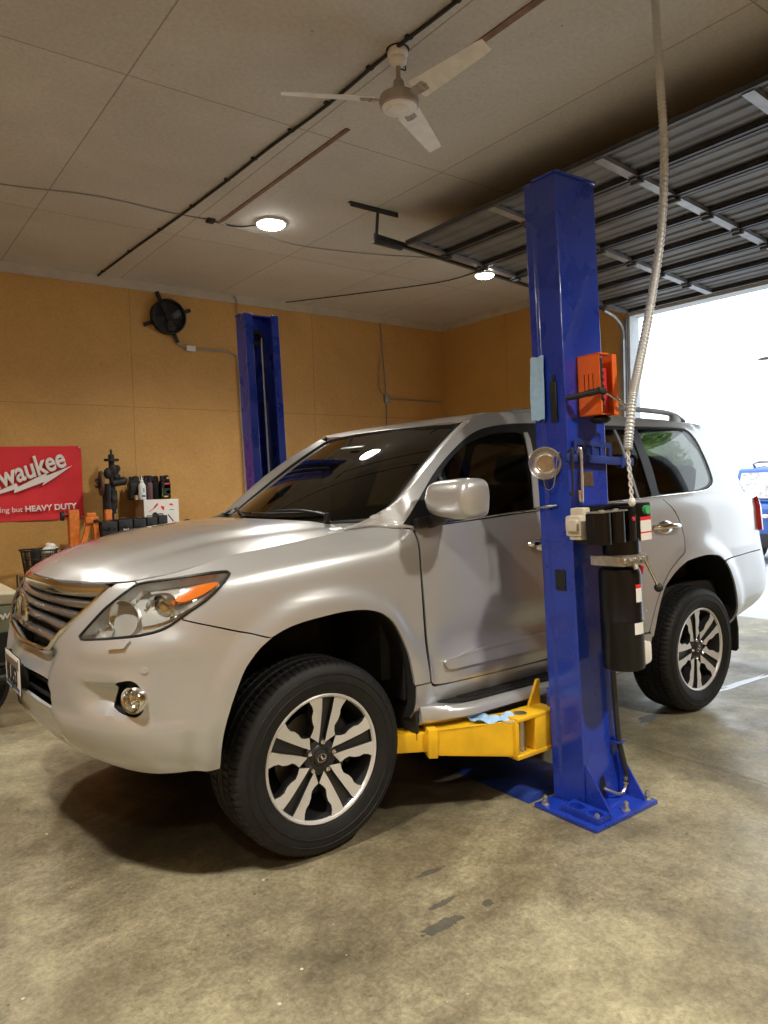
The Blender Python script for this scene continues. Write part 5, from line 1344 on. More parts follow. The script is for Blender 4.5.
# ---- cables on the ceiling
def wire(name, pts, r, mt, label, clips=0):
    m = MB(); c = crv(pts, 8); m.tube(c, r, 6)
    for k in range(clips):
        p = c[int((k+.5)*len(c)/clips)]; m.obox((p[0],p[1],ZC-.006),(1,0,0),(0,1,0),(0,0,1),.022,.012,.006)
    return tag(m.build(name, mt, None), label, 'cable')
wire('ceiling_cable', [(.895,YW-.03,ZC-.012),(.93,4.0,ZC-.012),(.99,2.8,ZC-.012),(1.02,1.9,ZC-.014),(1.035,1.2,ZC-.012),(1.06,.5,ZC-.016),(1.055,-.12,ZC-.012),(1.07,-.70,ZC-.012),(1.07,-1.6,ZC-.012)], .011, 'cable_black', 'thick black cable clipped along the ceiling past the fan', 12)
wire('ceiling_wire', [(-1.6,3.05,ZC-.008),(-.416,2.92,ZC-.008),(.15,2.78,ZC-.008),(.456,2.76,ZC-.008),(.90,2.79,ZC-.008),(1.255,2.768,ZC-.008)], .006, 'conduit_grey', 'thin grey wire crossing the ceiling left of the small dark junction box')
wire('lamp_wire', [(1.27,2.768,ZC-.012),(1.43,2.80,ZC-.010),(1.58,2.74,ZC-.014),(1.71,2.57,ZC-.010)], .006, 'cable_black', 'short dark wire curling from the junction box to the glowing ceiling lamp')
wire('ceiling_wire', [(1.29,2.78,ZC-.010),(1.8,2.86,ZC-.008),(2.295,2.95,ZC-.008),(3.1,2.78,ZC-.008),(3.789,2.53,ZC-.008),(4.40,2.53,ZC-.008)], .006, 'conduit_grey', 'thin grey wire crossing the ceiling between the two glowing lamps')
m = MB(); m.box((1.225,2.735,ZC-.03),(1.295,2.805,ZC),.004); tag(m.build('junction_box', 'iron_dark', None), 'small dark junction box on the ceiling where the wires meet', 'junction box')
wire('ceiling_wire', [(3.27,YW-.03,ZC-.008),(3.9,4.05,ZC-.008),(4.4,3.2,ZC-.008),(4.48,2.62,ZC-.008)], .006, 'cable_black', 'thin dark wire along the ceiling from back wall to door-side lamp')
# ---- back wall: fan, conduits, banner
wf_ = empty('wall_fan', (1.67,YW-.002,3.565), 'small dark round wall fan mounted high on the tan wall', 'fan')
m = MB(); m.lathe([(.19,-.02),(.205,-.02),(.205,-.10),(.19,-.10),(.19,-.02)], axis='y', n=48); m.build('rim', 'iron_dark', wf_)
m = MB()
for a in (112, 202, 22, 292): ca, sa = math.cos(R(a)), math.sin(R(a)); m.obox((ca*.245,-.03,sa*.245),(ca,0,sa),(0,1,0),(-sa,0,ca),.065,.010,.022,.004)
m.build('mounting_arms', 'iron_dark', wf_)
m = MB()
for r_ in (.05,.085,.12,.155): m.tube([(r_*math.cos(t),-.105,r_*math.sin(t)) for t in np.linspace(0,2*math.pi,33)], .0025, 5, cap=False)
for k in range(12): a = k*math.pi/6; m.tube([(.03*math.cos(a),-.106,.03*math.sin(a)),(.2*math.cos(a),-.10,.2*math.sin(a))], .0025, 5)
m.build('guard', 'iron_dark', wf_)
for k in range(4):
    a = R(20+90*k); m = MB(); er = Vector((math.cos(a),0,math.sin(a))); et = Vector((-math.sin(a),-.45,math.cos(a))).normalized()
    m.prism([(.03,-.02),(.16,-.055),(.17,.0),(.15,.05),(.03,.02)], (0,-.055,0), er, et, er.cross(et), .003); m.build('blade', 'galv_dark', wf_)
m = MB(); m.cyl((0,-.085,0),(0,-.02,0),.045,n=24); m.build('hub', 'iron_dark', wf_)
m = MB(); m.cyl((0,-.022,0),(0,-.006,0),.195,n=40); m.build('back_plate', 'black_plastic', wf_)
cd_ = empty('conduit', (1.935,YW-.004,3.224), 'dark conduit run from the wall fan across and down beside the far blue column', 'conduit')
m = MB(); m.tube(crv([(-.19,-.02,.14),(-.16,-.02,.05),(-.09,-.02,.02),(0,-.02,.0)], 6), .013, 8); m.tube(crv([(.05,-.02,0),(.35,-.02,.004),(.50,-.02,.002),(.60,-.02,-.03),(.628,-.02,-.11),(.638,-.02,-.6),(.655,-.02,-1.47),(.655,-.02,-2.2)], 6), .011, 8); m.build('pipe', 'conduit_grey', cd_)
m = MB(); m.box((-.045,-.045,-.035),(.065,0,.035),.004); m.build('box', 'white_paint', cd_)
m = MB(); m.tube(crv([(2.53,YW-.045,ZC-.02),(2.565,YW-.045,ZC-.08),(2.577,YW-.0088,ZC-.22),(2.605,YW-.0088,ZC-.72),(2.61,YW-.0088,ZC-1.6)], 6), .009, 8); [m.box((2.57+.03*q,YW-.02,ZC-.4-.9*q),(2.62+.03*q,YW,ZC-.375-.9*q)) for q in (0,1)]; tag(m.build('conduit', 'conduit_grey', None), 'short dark conduit dropping from the ceiling behind the far blue column', 'conduit')
cd2 = empty('conduit', (4.89,YW-.004,2.766), 'grey conduit drop with a square box in the corner of the tan wall', 'conduit')
m = MB(); m.tube([(-.07,-.012,1.08),(0,-.012,.02)], .010, 8); m.tube([(0,-.012,0),(1.08,-.012,.006)], .010, 8); m.tube([(0,-.012,0),(0,-.012,-1.6)], .010, 8); m.tube(crv([(-.01,-.02,.03),(-.12,-.03,.12),(-.14,-.03,.30),(-.11,-.03,.55)], 6), .008, 8); m.build('pipe', 'conduit_grey', cd2)
m = MB(); m.box((-.045,-.05,-.06),(.045,0,.06),.004); m.build('box', 'galv', cd2)
# banner
bn = empty('banner', (.636,YW-.0018,1.647), 'red banner with white lettering and lightning bolt on the tan wall', 'banner')
bn.scale = (.928,.928,.928); V = []; F = []; nx, nz = 40, 24
for i in range(nx+1):
    for j in range(nz+1):
        x = -1.55*i/nx; z = .43-.86*j/nz-.035*(i/nx)*(1-j/nz)
        y = -.0125-.005*math.sin(x*9+j*.25)-.003*math.sin(j*.9+x*4)-.003*math.cos(x*23+j*.1); V.append((x+.004*(j/nz),y,z))
for i in range(nx):
    for j in range(nz): a = i*(nz+1)+j; F.append((a,a+1,a+nz+2,a+nz+1))
sheet('cloth', V, F, 'banner_red', bn, .003, lambda p: Vector((0,-1,0)))
for x_, z_ in ((-.02,.41),(-1.53,.37),(-.02,-.41),(-1.53,-.41)):
    m = MB(); m.cyl((x_,-.032,z_),(x_,.0010,z_),.012,n=12); m.build('tack', 'zinc', bn)
ba = R(19); Mx = frame((-.69,-.050,.115), (math.cos(ba),0,math.sin(ba)), (-math.sin(ba),0,math.cos(ba)))
text('lettering', 'Milwaukee', .315, Mx, 'banner_white', bn, .001, shear=.12, bev=.0085, sx=.76)
m = MB(); bolt = [(-.115,.19),(-.40,.075),(-.385,.115),(-.70,-.045),(-.72,-.005),(-1.15,-.20),(-.74,-.075),(-.745,-.115),(-.425,.005),(-.45,-.038),(-.30,.058)]
m.prism([(x, z+.005) for x, z in bolt], (0,-.050,0), (1,0,0), (0,0,1), (0,1,0), .002); m.build('lightning_bolt', 'banner_white', bn)
text('lettering', 'Nothing but', .085, frame((-.875,-.050,-.300), (1,0,0), (0,0,1)), 'banner_white', bn, .001)
text('lettering', 'HEAVY DUTY', .092, frame((-.365,-.050,-.291), (1,0,.03), (-.03,0,1)), 'banner_white', bn, .001, bev=.003)
# ================================================================== THINGS ALONG THE BACK WALL
_before = set(bpy.data.objects)
BZ = .74
# white-fronted box with stickers
bx = empty('storage_box', (1.54,5.41,BZ), 'white-fronted box covered in stickers on the workbench', 'box')
m = MB(); m.box((-.215,-.10,0),(.215,.22,.437),.003); m.build('carcass', 'cardboard', bx)
m = MB(); m.box((-.213,-.104,.002),(.215,-.10,.436)); m.build('front_panel', 'white_paint', bx)
for nm, poly, mt in (('sticker', [(-.05,.40),(-.09,.36),(-.10,.33),(-.07,.35),(-.04,.38)], 'label_red'), ('sticker', [(.0,.365),(.035,.355),(.03,.315),(.015,.318),(-.01,.35)], 'label_red'), ('sticker', [(.10,.385),(.13,.388),(.155,.362),(.10,.368)], 'label_red'), ('sticker', [(.07,.265),(.08,.272),(.145,.195),(.135,.185)], 'ink_black'), ('sticker', [(.15,.18),(.16,.19),(.19,.145),(.175,.135),(.155,.15)], 'label_red'), ('sticker', [(-.16,.305),(-.08,.355),(-.075,.35),(-.155,.30)], 'label_red'), ('sticker', [(.10,.325),(.155,.318),(.155,.312),(.10,.318)], 'ink_blue')):
    m = MB(); m.prism(poly, (0,-.105,0), (1,0,0), (0,0,1), (0,1,0), .001); m.build(nm, mt, bx)
m = MB(); m.cyl((-.085,-.104,.265),(-.085,-.113,.265),.033,n=28); m.cyl((-.085,-.113,.265),(-.085,-.118,.265),.018,n=20); m.build('black_disc', 'black_plastic', bx)
TB = BZ+.438
def jug(name, x, y, w, d, h, body, label, cat, lab=None, cap='black_plastic', z=TB, front=None):
    t = empty(name, (x,y,z), label, cat)
    m = MB(); m.box((-w/2,-d/2,0),(w/2,d/2,h*.72),.015)
    m.prism([(-w/2+.004,h*.70),(w/2-.004,h*.70),(w/2-.006,h*.93),(w/2-.025,h*.985),(w*.05,h*.985),(-w*.10,h*.80),(-w/2+.012,h*.78)], (0,-d/2+.02,0), (1,0,0), (0,0,1), (0,1,0), d-.04)
    m.build('bottle', body, t, bevel=.008, angle=50)
    m = MB(); m.prism([(w*.12,h*.83),(w*.38,h*.83),(w*.38,h*.91),(w*.18,h*.91)], (0,-d/2+.018,0), (1,0,0), (0,0,1), (0,1,0), .001); m.build('handle_gap', 'tan_board', t) if front else None
    m = MB(); m.cyl((-w*.24,0,h*.78),(-w*.24,0,h*.96),.023,n=20); m.build('cap', cap, t)
    if front:
        for (x0,z0,x1,z1), mt in front: m = MB(); m.box((x0,-d/2-.0015,z0),(x1,-d/2+.001,z1)); m.build('label_patch', mt, t)
    return t
jug('oil_jug', 1.275, 5.50, .13, .12, .265, 'black_plastic', 'black oil jug at the left end on top of the stickered box', 'jug')
jug('oil_jug', 1.415, 5.52, .11, .12, .270, 'black_plastic', 'black oil jug standing behind the dark red bottle', 'jug')
jug('oil_jug', 1.515, 5.45, .085, .13, .265, 'gloss_black', 'narrow black jug between the dark red bottle and the red-labelled jug', 'jug')
jug('oil_jug', 1.618, 5.40, .125, .12, .268, 'gloss_black', 'black oil jug with a red and white label, rightmost on the stickered box', 'jug', front=[((-.045,.05,.05,.16),'ink_black'),((-.02,.12,.05,.175),'label_red'),((.005,.06,.05,.095),'bottle_white'),((-.048,.03,-.042,.125),'leaf_green'),((-.045,.118,-.005,.124),'leaf_green'),((-.03,.02,.02,.035),'yellow_paint')])
t = empty('spray_bottle', (1.33,5.36,TB), 'white squeeze bottle with pointed nozzle on the stickered box', 'bottle')
m = MB(); m.lathe([(.0005,0),(.042,0),(.045,.01),(.045,.145),(.038,.165),(.020,.185)], n=28); m.build('body', 'bottle_white', t)
m = MB(); m.lathe([(.020,.183),(.020,.205),(.012,.215),(.004,.262),(.0005,.262)], n=20); m.build('nozzle', 'bottle_white', t)
m = MB(); m.box((.0,-.0465,.08),(.012,-.044,.125)); m.box((-.02,-.0465,.03),(.022,-.044,.05)); m.build('label', 'ink_blue', t)
t = empty('brake_cleaner', (1.425,5.36,TB), 'dark red bottle with black top between the jugs on the stickered box', 'bottle')
m = MB(); m.lathe([(.0005,0),(.036,0),(.036,.17),(.024,.19)], n=24); m.build('body', 'tinted_red', t); m = MB(); m.lathe([(.028,.185),(.028,.25),(.018,.262),(.0005,.262)], n=20); m.build('cap', 'black_plastic', t)
t = empty('small_tub', (1.250,5.34,TB), 'small beige tub beside the white squeeze bottle', 'tub'); m = MB(); m.lathe([(.0005,0),(.022,0),(.024,.05),(.0005,.052)], n=20); m.build('tub', 'cardboard', t)
# strut with brake rotor, standing on the bench
st = empty('strut_assembly', (.975,5.44,BZ), 'black suspension strut with a rusty brake rotor on the workbench', 'car part')
m = MB(); m.cyl((-.02,.02,0),(-.02,.02,.62),.062,n=28); m.box((-.085,-.05,0),(.05,.09,.02)); m.build('damper_tube', 'black_plastic', st)
m = MB()
m.cyl((.03,0,.30),(.03,0,.93),.034,n=20); m.cyl((.03,0,.86),(.03,0,.885),.085,n=24); m.cyl((.03,0,.93),(.03,0,.985),.014,n=12); m.box((-.05,-.01,.862),(.115,.02,.882),.004)
m.ball((.05,-.01,.76),.045,.04,.06); m.ball((.075,-.02,.69),.05,.045,.04); m.bar((.03,0,.56),(.10,-.02,.80),.05,.05,bev=.015); m.cyl((.02,-.04,.62),(.16,-.06,.64),.038,n=16); m.ball((.15,-.05,.65),.045,.04,.045); m.cyl((.03,0,.35),(.03,0,.55),.05,n=18); m.ball((.03,-.01,.45),.05,.05,.07); m.ball((-.02,-.02,.73),.05,.045,.06); m.ball((.09,-.01,.78),.04,.04,.04)
m.build('knuckle', 'iron_dark', st)
Mr = frame((-.105,-.06,.625), (-.10,-.995,0), (0,0,1))
m = MB().tf(Mr); m.lathe([(.05,-.005),(.128,-.005),(.132,0),(.132,.022),(.128,.026),(.05,.026)], n=44); m.build('brake_rotor', 'rust', st)
m = MB().tf(Mr); m.lathe([(.0005,.045),(.045,.045),(.062,.03),(.064,0)], n=28)
for k in range(5): m.cyl((.045*math.cos(k*1.257),.045*math.sin(k*1.257),.04),(.045*math.cos(k*1.257),.045*math.sin(k*1.257),.075),.007,n=8)
m.build('hub', 'iron_dark', st)
m = MB(); m.box((.02,-.02,.225),(.27,.06,.236)); m.prism([(.05,.225),(.15,.225),(.12,.17),(.06,.15)], (0,.0,0), (1,0,0), (0,0,1), (0,1,0), .05); m.build('bracket', 'iron_dark', st)
# orange stands
def stand_post(x, y, z0, z1, w, label):
    t = empty('jack_stand', (x,y,BZ), label, 'jack stand')
    m = MB(); m.box((-w/2,-w/2,.0),(w/2,w/2,z1-BZ),.004); m.build('post', 'orange_worn', t)
    m = MB(); m.box((-w/2-.012,-w/2-.012,0),(w/2+.012,w/2+.012,.015),.003); m.build('foot', 'orange_worn', t)
    return t
t = stand_post(.515,5.30,.7,1.10,.108,'tall square orange stand post below the banner corner')
m = MB(); m.cyl((-.12,-.01,.30),(-.055,-.01,.30),.012,n=10); m.cyl((-.135,-.01,.30),(-.105,-.01,.30),.048,n=24); m.build('black_knob', 'black_plastic', t)
t = empty('jack_stand', (.670,5.205,BZ), 'A-shaped orange jack stand between the square post and the black cases', 'jack stand')
m = MB(); m.bar((-.085,0,.01),(.0,0,.26),.040,.05); m.bar((.065,-.02,.012),(.048,-.02,.25),.06,.055); m.box((-.055,-.05,.22),(.085,.04,.285),.006); m.box((-.04,-.045,.285),(.06,.03,.325),.01); m.build('frame', 'orange_worn', t)
m = MB(); m.cyl((.06,-.055,.24),(.06,-.065,.24),.018,n=12); m.box((.02,-.06,.225),(.10,-.05,.235)); m.build('lock', 'iron_dark', t)
stand_post(.905,5.315,.7,1.088,.07,'short orange post in front of the black suspension strut')
# black cases, standing in a row
xs = [(.850,.18,.228),(1.03,.168,.243),(1.195,.153,.240),(1.34,.128,.250),(1.470,.118,.268)]
for k, (x, w, hh) in enumerate(xs):
    lab = ['black tool case at the left end of the row, next to the orange stand','black tool case with a white label in the row on the bench','black tool case in the middle of the row on the bench','black tool case second from the stickered box','black tool case leaning in front of the stickered box'][k]
    t = empty('tool_case', (x,5.19-.0*k,BZ), lab, 'tool case', 'black tool cases in a row')
    m = MB(); m.box((-w/2+.004,-.12,0),(w/2-.004,.075,hh),.014); m.build('shell', 'black_plastic', t)
    m = MB(); m.box((-w/2+.012,-.125,hh*.62),(w/2-.012,-.118,hh*.70),.002); m.box((-.02,-.132,hh*.60),(.02,-.118,hh*.74),.003); m.build('latch', 'black_trim', t)
    m = MB(); m.tube(crv([(-w*.28,-.03,hh-.004),(-w*.22,-.03,hh+.012),(w*.22,-.03,hh+.012),(w*.28,-.03,hh-.004)], 4), .006, 8); m.build('handle', 'black_trim', t)
    if k == 1:
        m = MB(); m.box((-.03,-.1215,.13),(.03,-.119,.16)); m.build('label', 'label_white', t)
# basket with odds and ends, on a low crate
bk = empty('basket', (.135,5.28,.335), 'black plastic basket by the wall beyond the hood', 'basket')
m = MB(); 
def bring(z, hx, hy, n=48):
    out = []
    for k in range(n):
        t = 2*math.pi*k/n; c, s_ = math.cos(t), math.sin(t); out.append((hx*math.copysign(abs(c)**.35, c), hy*math.copysign(abs(s_)**.35, s_), z))
    return out
lo, hi = bring(.0,.135,.14), bring(.285,.168,.17)
for k in range(0, 48): m.bar(lo[k], hi[k], .010, .004)
for z, hx, hy in ((.0,.135,.14),(.10,.147,.151),(.20,.158,.16)): r_ = bring(z,hx,hy); m.tube(r_+[r_[0]], .006, 6, cap=False)
m.prism([(p[0],p[1]) for p in lo], (0,0,0), (1,0,0), (0,1,0), (0,0,1), .006); m.build('basket_body', 'black_plastic', bk)
m = MB(); r1, r2 = bring(.285,.168,.17), bring(.285,.185,.187); a = [Vector(p) for p in r1]; b = [Vector(p) for p in r2]; n = 48
m.add(a+b+[p+Vector((0,0,.018)) for p in a]+[p+Vector((0,0,.018)) for p in b], sum([[(i,(i+1)%n,n+(i+1)%n,n+i),(2*n+i,3*n+i,3*n+(i+1)%n,2*n+(i+1)%n),(n+i,n+(i+1)%n,3*n+(i+1)%n,3*n+i),(i,2*n+i,2*n+(i+1)%n,(i+1)%n)] for i in range(n)], [])); m.build('basket_rim', 'black_plastic', bk)
m = MB(); m.cyl((.10,5.25,.42),(.10,5.25,.625),.055,n=24); m.lathe([(.055,.0),(.05,.02),(.02,.03),(.0005,.03)], c=(.10,5.25,.62), n=24); tag(m.build('spray_can', 'iron_dark', None), 'dark rounded can poking out of the black basket', 'can')
m = MB(); 
for k, (x, z, r_) in enumerate(((.23,.61,.07),(.26,.655,.055),(.30,.615,.05),(.24,.675,.035))): m.ball((x,5.26+.01*k,z),r_,r_*.8,r_*.75,14,9)
tag(m.build('white_rag', 'wire_white', None, angle=80), 'bunched white rag on top of the black basket', 'rag')
# small things further along the bench
t = empty('grease_cup', (1.858,5.30,BZ), 'small dark cup on the bench right of the stickered box', 'cup'); m = MB(); m.lathe([(.0005,0),(.045,0),(.052,.15),(.048,.185),(.03,.20),(.0005,.205)], n=24); m.build('cup', 'iron_dark', t)
pd = empty('power_drill', (2.36,5.28,BZ+.012), 'blue and black power tool lying on the bench left of the far blue column', 'power tool')
m = MB(); m.bar((-.10,0,.17),(.25,0,.30),.07,.075,bev=.02); m.build('body', 'blue_tool', pd)
m = MB(); m.bar((-.20,-.01,.14),(-.09,0,.175),.055,.055,bev=.012); m.bar((.10,0,.22),(.14,0,.0),.045,.06,bev=.012); m.box((.07,-.05,0),(.24,.05,.06),.012); m.bar((-.02,-.04,.205),(.2,-.04,.285),.012,.03); m.build('grip', 'black_plastic', pd)
m = MB(); m.bar((-.245,-.01,.125),(-.19,-.01,.143),.03,.03,bev=.006); m.build('chuck', 'steel', pd)
m = MB(); m.box((1.985,5.22,BZ),(2.07,5.34,BZ+.13),.02); tag(m.build('small_part', 'brake_iron', None), 'small grey metal part on the bench beside the power tool', 'part')
# everything above was laid out around a bench 0.74 m high; set it on the real bench
AF = Matrix.Translation((-.039, 4.65-5.3*.93, .218)) @ Matrix.Diagonal((.9275,.93,1.03,1))
AF2 = Matrix.Translation((-.039, 4.65-5.3*.93, .380)) @ Matrix.Diagonal((.9275,.93,.918,1))
bpy.context.view_layer.update()
for o in [o for o in bpy.data.objects if o not in _before and o.parent is None]: o.matrix_world = (AF2 if o.name.split('.')[0] in ('basket','spray_can','white_rag') else AF) @ o.matrix_world
BT = 1.03*.74+.218
wb = empty('workbench', (1.75,4.70,0), 'long wooden workbench along the tan wall behind the car', 'workbench')
m = MB(); m.box((-1.38,-.33,BT-.045),(1.25,.29,BT-.0005),.004); m.build('bench_top', 'wood_brown', wb)
for x in (-1.32,0,1.18):
    for y in (-.28,.24):
        m = MB(); m.box((x-.04,y-.04,0),(x+.04,y+.04,BT-.045)); m.build('leg', 'wood_brown', wb)
cr = empty('crate', (.09,4.63,0), 'dark box under the black basket by the wall', 'crate')
m = MB(); m.box((-.16,-.18,0),(.16,.18,.680),.006); m.build('crate_body', 'black_plastic', cr)
m = MB(); m.box((-.165,-.185,.60),(.165,.185,.6825),.004); m.build('lid', 'black_trim', cr)
# bits beyond the windshield
m = MB(); m.cyl((3.595,4.65,0),(3.595,4.65,2.17),.026,n=16); m.cyl((3.595,4.65,0),(3.595,4.65,.03),.14,n=24); tag(m.build('light_stand', 'white_paint', None), 'slim pale upright stand showing above the windshield', 'stand')
m = MB(); m.box((3.02,4.55,0),(3.32,4.80,1.86),.004); m.prism([(-.16,0),(.15,0),(.10,.10),(-.02,.14)], (3.17,4.56,1.855), (1,0,0), (0,0,1), (0,1,0), .03); tag(m.build('cardboard_box', 'cardboard', None), 'tall tan cardboard box beside the far blue column', 'box')
# olive vehicle at the left edge
ov = empty('olive_cart', (-.515,2.44,0), 'olive green utility cart, cut off by the left edge beyond the bumper', 'cart')
m = MB(); m.box((-1.9,-.42,.30),(.0,.50,.66),.05); m.build('body', 'olive', ov)
m = MB(); m.prism([(-1.85,.655),(-.02,.655),(-.05,.715),(-.5,.745),(-1.85,.76)], (0,-.43,0), (1,0,0), (0,0,1), (0,1,0), .94); m.build('hood', 'olive_light', ov, bevel=.012)
m = MB(); m.box((-1.8,-.435,.33),(-.06,-.415,.50),.01); m.build('grille', 'black_plastic', ov)
m = MB(); m.tube(crv([(-.20,-.432,.575),(-.18,-.432,.60),(-.17,-.432,.575),(-.155,-.432,.603),(-.145,-.432,.58),(-.125,-.432,.606),(-.11,-.432,.585),(-.085,-.432,.615),(-.065,-.432,.605)], 5), .006, 6); m.build('script_emblem', 'wire_white', ov)
m = MB(); m.tube(crv([(-.9,.3,.72),(-.88,.3,.98),(-.80,.3,1.02),(-.25,.3,1.02),(-.13,.3,.98),(-.10,.3,.72)], 6), .022, 10); m.build('screen_frame', 'galv', ov)
m = MB(); m.box((-.86,.295,.74),(-.13,.305,1.0)); m.build('screen', 'tinted_glass', ov)
m = MB(); m.cyl((-.03,-.2,.72),(-.03,-.2,.80),.006,n=8); m.build('antenna', 'iron_dark', ov)
m = MB(); m.tube(crv([(-1.8,-.52,.25),(-.20,-.52,.25),(-.08,-.50,.25),(-.04,-.35,.25)], 6), .028, 10); m.box((-1.6,-.5,.2),(-.2,.4,.3)); m.build('bumper_bar', 'iron_dark', ov)
for x in (-.35,-1.6):
    for y in (-.30,.38):
        m = MB(); m.lathe([(.07,-.09),(.19,-.09),(.22,-.06),(.22,.06),(.19,.09),(.07,.09)], c=(x,y,.22), axis='y', n=36); m.lathe([(.0005,-.07),(.07,-.07),(.09,-.085)], c=(x,y,.22), axis='y', n=20); m.build('wheel', 'rubber', ov)
ov.scale = (1,1,1.19)
# ================================================================== OUTSIDE
sv = empty('blue_car', (11.0,2.27,-.01), 'bright blue car parked outside the open garage door', 'car')
m = MB(); m.prism([(0,.32),(0,.85),(.12,.92),(4.2,.92),(4.3,.7),(4.3,.32)], (0,-.95,0), (1,0,0), (0,0,1), (0,1,0), 1.9); m.build('body', 'car_blue', sv, bevel=.05)
m = MB(); m.prism([(.05,.90),(.30,1.40),(.45,1.43),(2.3,1.43),(3.2,.90)], (0,-.84,0), (1,0,0), (0,0,1), (0,1,0), 1.68); m.build('cabin', 'car_blue', sv, bevel=.04)
Mg = frame((.058,0,.93), (0,-1,0), (.25,0,.5))
m = MB().tf(Mg); m.box((-.74,.02,.012),(.74,.44,.026),.006); m.build('rear_window', 'sticker_pattern', sv)
for y in (-.80,.80): m = MB(); m.box((-.02,y-.12,.62),(.05,y+.12,.84),.02); m.build('taillight', 'red_lens', sv)
m = MB(); m.box((-.06,-.94,.25),(.12,.94,.44),.03); m.build('bumper', 'black_plastic', sv)
m = MB(); m.ball((-.03,.25,.70),.015,.06,.03); m.build('badge', 'chrome', sv)
for y in (-.62,.62): m = MB(); m.tube(crv([(.42,y,1.42),(.5,y,1.49),(2.0,y,1.49),(2.1,y,1.42)], 5), .02, 8); m.build('roof_rail', 'galv', sv)
m = MB(); m.box((.5,-.66,1.48),(.6,.66,1.51)); m.box((1.7,-.66,1.48),(1.8,.66,1.51)); m.build('cross_bars', 'galv', sv)
for x in (.75,3.4):
    for y in (-.80,.80):
        m = MB(); m.lathe([(.10,-.11),(.27,-.11),(.32,-.08),(.32,.08),(.27,.11),(.10,.11)], c=(x,y,.32), axis='y', n=36); m.lathe([(.0005,-.09),(.2,-.09),(.21,.09),(.0005,.09)], c=(x,y,.32), axis='y', n=24); m.build('wheel', 'rubber', sv)
sv.scale = (1.12,1.1,1.17)
# rocks and shrubs beyond the apron
rnd = random.Random(5)
m = MB(); m.ball((0,0,.14),.24,.20,.20,18,12)
for i, v in enumerate(m.v): v *= 1+.12*math.sin(i*1.7)
o = m.build('boulder', 'rock', None, angle=60); o.location = (9.6,2.15,-.01); tag(o, 'pale boulder on the ground outside by the rear bumper', 'rock')
def shrub(x, y, r, h, label):
    t = empty('shrub', (x,y,-.01), label, 'shrub', 'shrubs seen through the car windows')
    m = MB(); m.cyl((0,0,0),(0,0,h*.5),.08,.05); m.build('trunk', 'bark', t)
    m = MB(); V = []; F = []
    for k in range(2600):
        a = rnd.uniform(0, 2*math.pi); b = math.asin(rnd.uniform(-.75, 1)); q = rnd.uniform(.72, 1.02)*(1+.14*math.sin(3*a)+.1*math.cos(5*b))
        p = Vector((r*q*math.cos(a)*math.cos(b), r*q*math.sin(a)*math.cos(b), h*.56+h*.44*q*math.sin(b)))
        e = Vector((rnd.uniform(-1,1),rnd.uniform(-1,1),rnd.uniform(-1,1))).normalized(); g = e.orthogonal().normalized(); s_ = rnd.uniform(.06,.13); i0 = len(V)
        V += [p-e*s_, p+g*s_*.5, p+e*s_, p-g*s_*.5]; F.append((i0,i0+1,i0+2,i0+3))
    m.add(V, F); m.ball((0,0,h*.55),r*.78,r*.78,h*.38,18,12); m.build('foliage', 'leaf_green', t, smooth=False, fixn=False)
for x, y, r, h, lab in ((20.,13.2,1.2,3.2,'green shrub outside, seen through the rear side windows'),(20.,10.6,1.2,3.1,'green shrub outside, seen through the rear side windows')): shrub(x, y, r, h, lab)
# street light
sl_ = empty('street_light', (22.3,6.35,-.01), 'grey street light head in the white sky outside', 'street light')
m = MB(); m.cyl((0,0,0),(0,0,5.12),.07,.045); m.build('pole', 'galv', sl_)
m = MB(); m.tube(crv([(0,0,5.08),(0,.3,5.2),(-.1,1.2,5.21)], 6), .03, 8); m.build('arm', 'galv', sl_)
m = MB(); m.ball((-.14,1.45,5.2),.10,.30,.05); m.build('lamp_head', 'galv_dark', sl_)
# wet patches on the floor
def puddle(x, y, rx, ry, a, label):
    m = MB(); n = 40; pts = []
    for k in range(n):
        t = 2*math.pi*k/n; q = 1+.25*math.sin(3*t+x)+.18*math.sin(5*t+2*y)+.1*math.cos(9*t); u, v = rx*q*math.cos(t), ry*q*math.sin(t)
        pts.append((x+u*math.cos(a)-v*math.sin(a), y+u*math.sin(a)+v*math.cos(a)))
    m.prism(pts, (0,0,.0005), (1,0,0), (0,1,0), (0,0,1), .0015); tag(m.build('puddle', 'water', None), label, 'puddle')
puddle(3.64,-.79,.42,.032,R(-2), 'long wet streak on the floor behind the rear wheel')
puddle(2.50,-.80,.14,.035,R(3), 'small wet patch on the floor in front of the rear wheel')
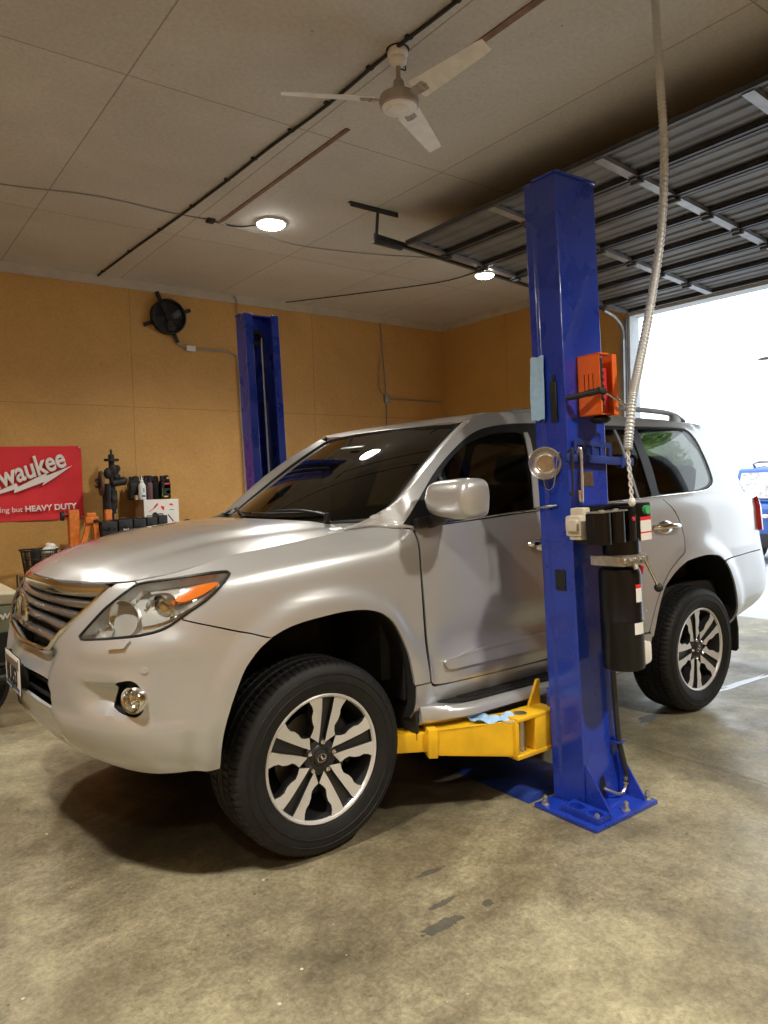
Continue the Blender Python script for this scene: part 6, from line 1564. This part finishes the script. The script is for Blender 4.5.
# ================================================================== LIGHT
P1, P2, P3, SKY, EXPO = 290., 185., 470., 2.1, .42
lamp(1.75, 2.544, 'glowing round lamp on the ceiling, left of the near blue column', P1)
lamp(3.70, 1.772, 'small glowing round lamp fixed under the track of the rolled-up door', P1, 3.578, .72)
lamp(-1.95, -1.60, 'glowing round lamp on the ceiling in front of the car, toward the photographer', P3)
lamp(1.5, -3.9, 'glowing round lamp on the ceiling behind the photographer, toward the door', P2*3.2)
lamp(-1.35, 2.55, 'glowing round lamp on the ceiling beyond the left edge, above the olive cart', P2)
lamp(-2.2, -4.9, 'glowing round lamp on the ceiling at the far back of the garage', P2)
w = bpy.data.worlds.new('sky'); SC.world = w; w.use_nodes = True
bg = w.node_tree.nodes['Background']; bg.inputs[0].default_value = (.86,.94,1.,1); bg.inputs[1].default_value = SKY
l = bpy.data.lights.new('door_portal', 'AREA'); l.shape = 'RECTANGLE'; l.size = JY-JY2; l.size_y = ZH; l.cycles.is_portal = True
o = bpy.data.objects.new('door_portal', l); COL.objects.link(o); o.location = (XW+T+.05,(JY+JY2)/2,ZH/2); o.rotation_euler = (R(90),0,R(90))
SC.view_settings.exposure = EXPO
# ------------------------------------------------------------------ camera
cd = bpy.data.cameras.new('camera'); cam = bpy.data.objects.new('camera', cd); COL.objects.link(cam); SC.camera = cam
yaw, pitch, roll = 6.42472622e-01, -3.53293873e-02, -2.91759051e-02
fw = Vector((math.sin(yaw)*math.cos(pitch), math.cos(yaw)*math.cos(pitch), math.sin(pitch)))
r0 = Vector((math.cos(yaw), -math.sin(yaw), 0)); u0 = r0.cross(fw)
rr = r0*math.cos(roll)+u0*math.sin(roll); uu = -r0*math.sin(roll)+u0*math.cos(roll)
M = Matrix((rr, uu, -fw)).transposed().to_4x4(); M.translation = (-1.54535035, -3.45581714, 1.50386022)
cam.matrix_world = M
cd.sensor_fit = 'VERTICAL'; cd.sensor_height = 24.; cd.lens = 24.*730.458317/1024; cd.clip_start = .05; cd.clip_end = 300
SC.view_settings.view_transform = 'Standard'; SC.view_settings.look = 'None'; SC.view_settings.gamma = 1; SC.view_settings.use_curve_mapping = False
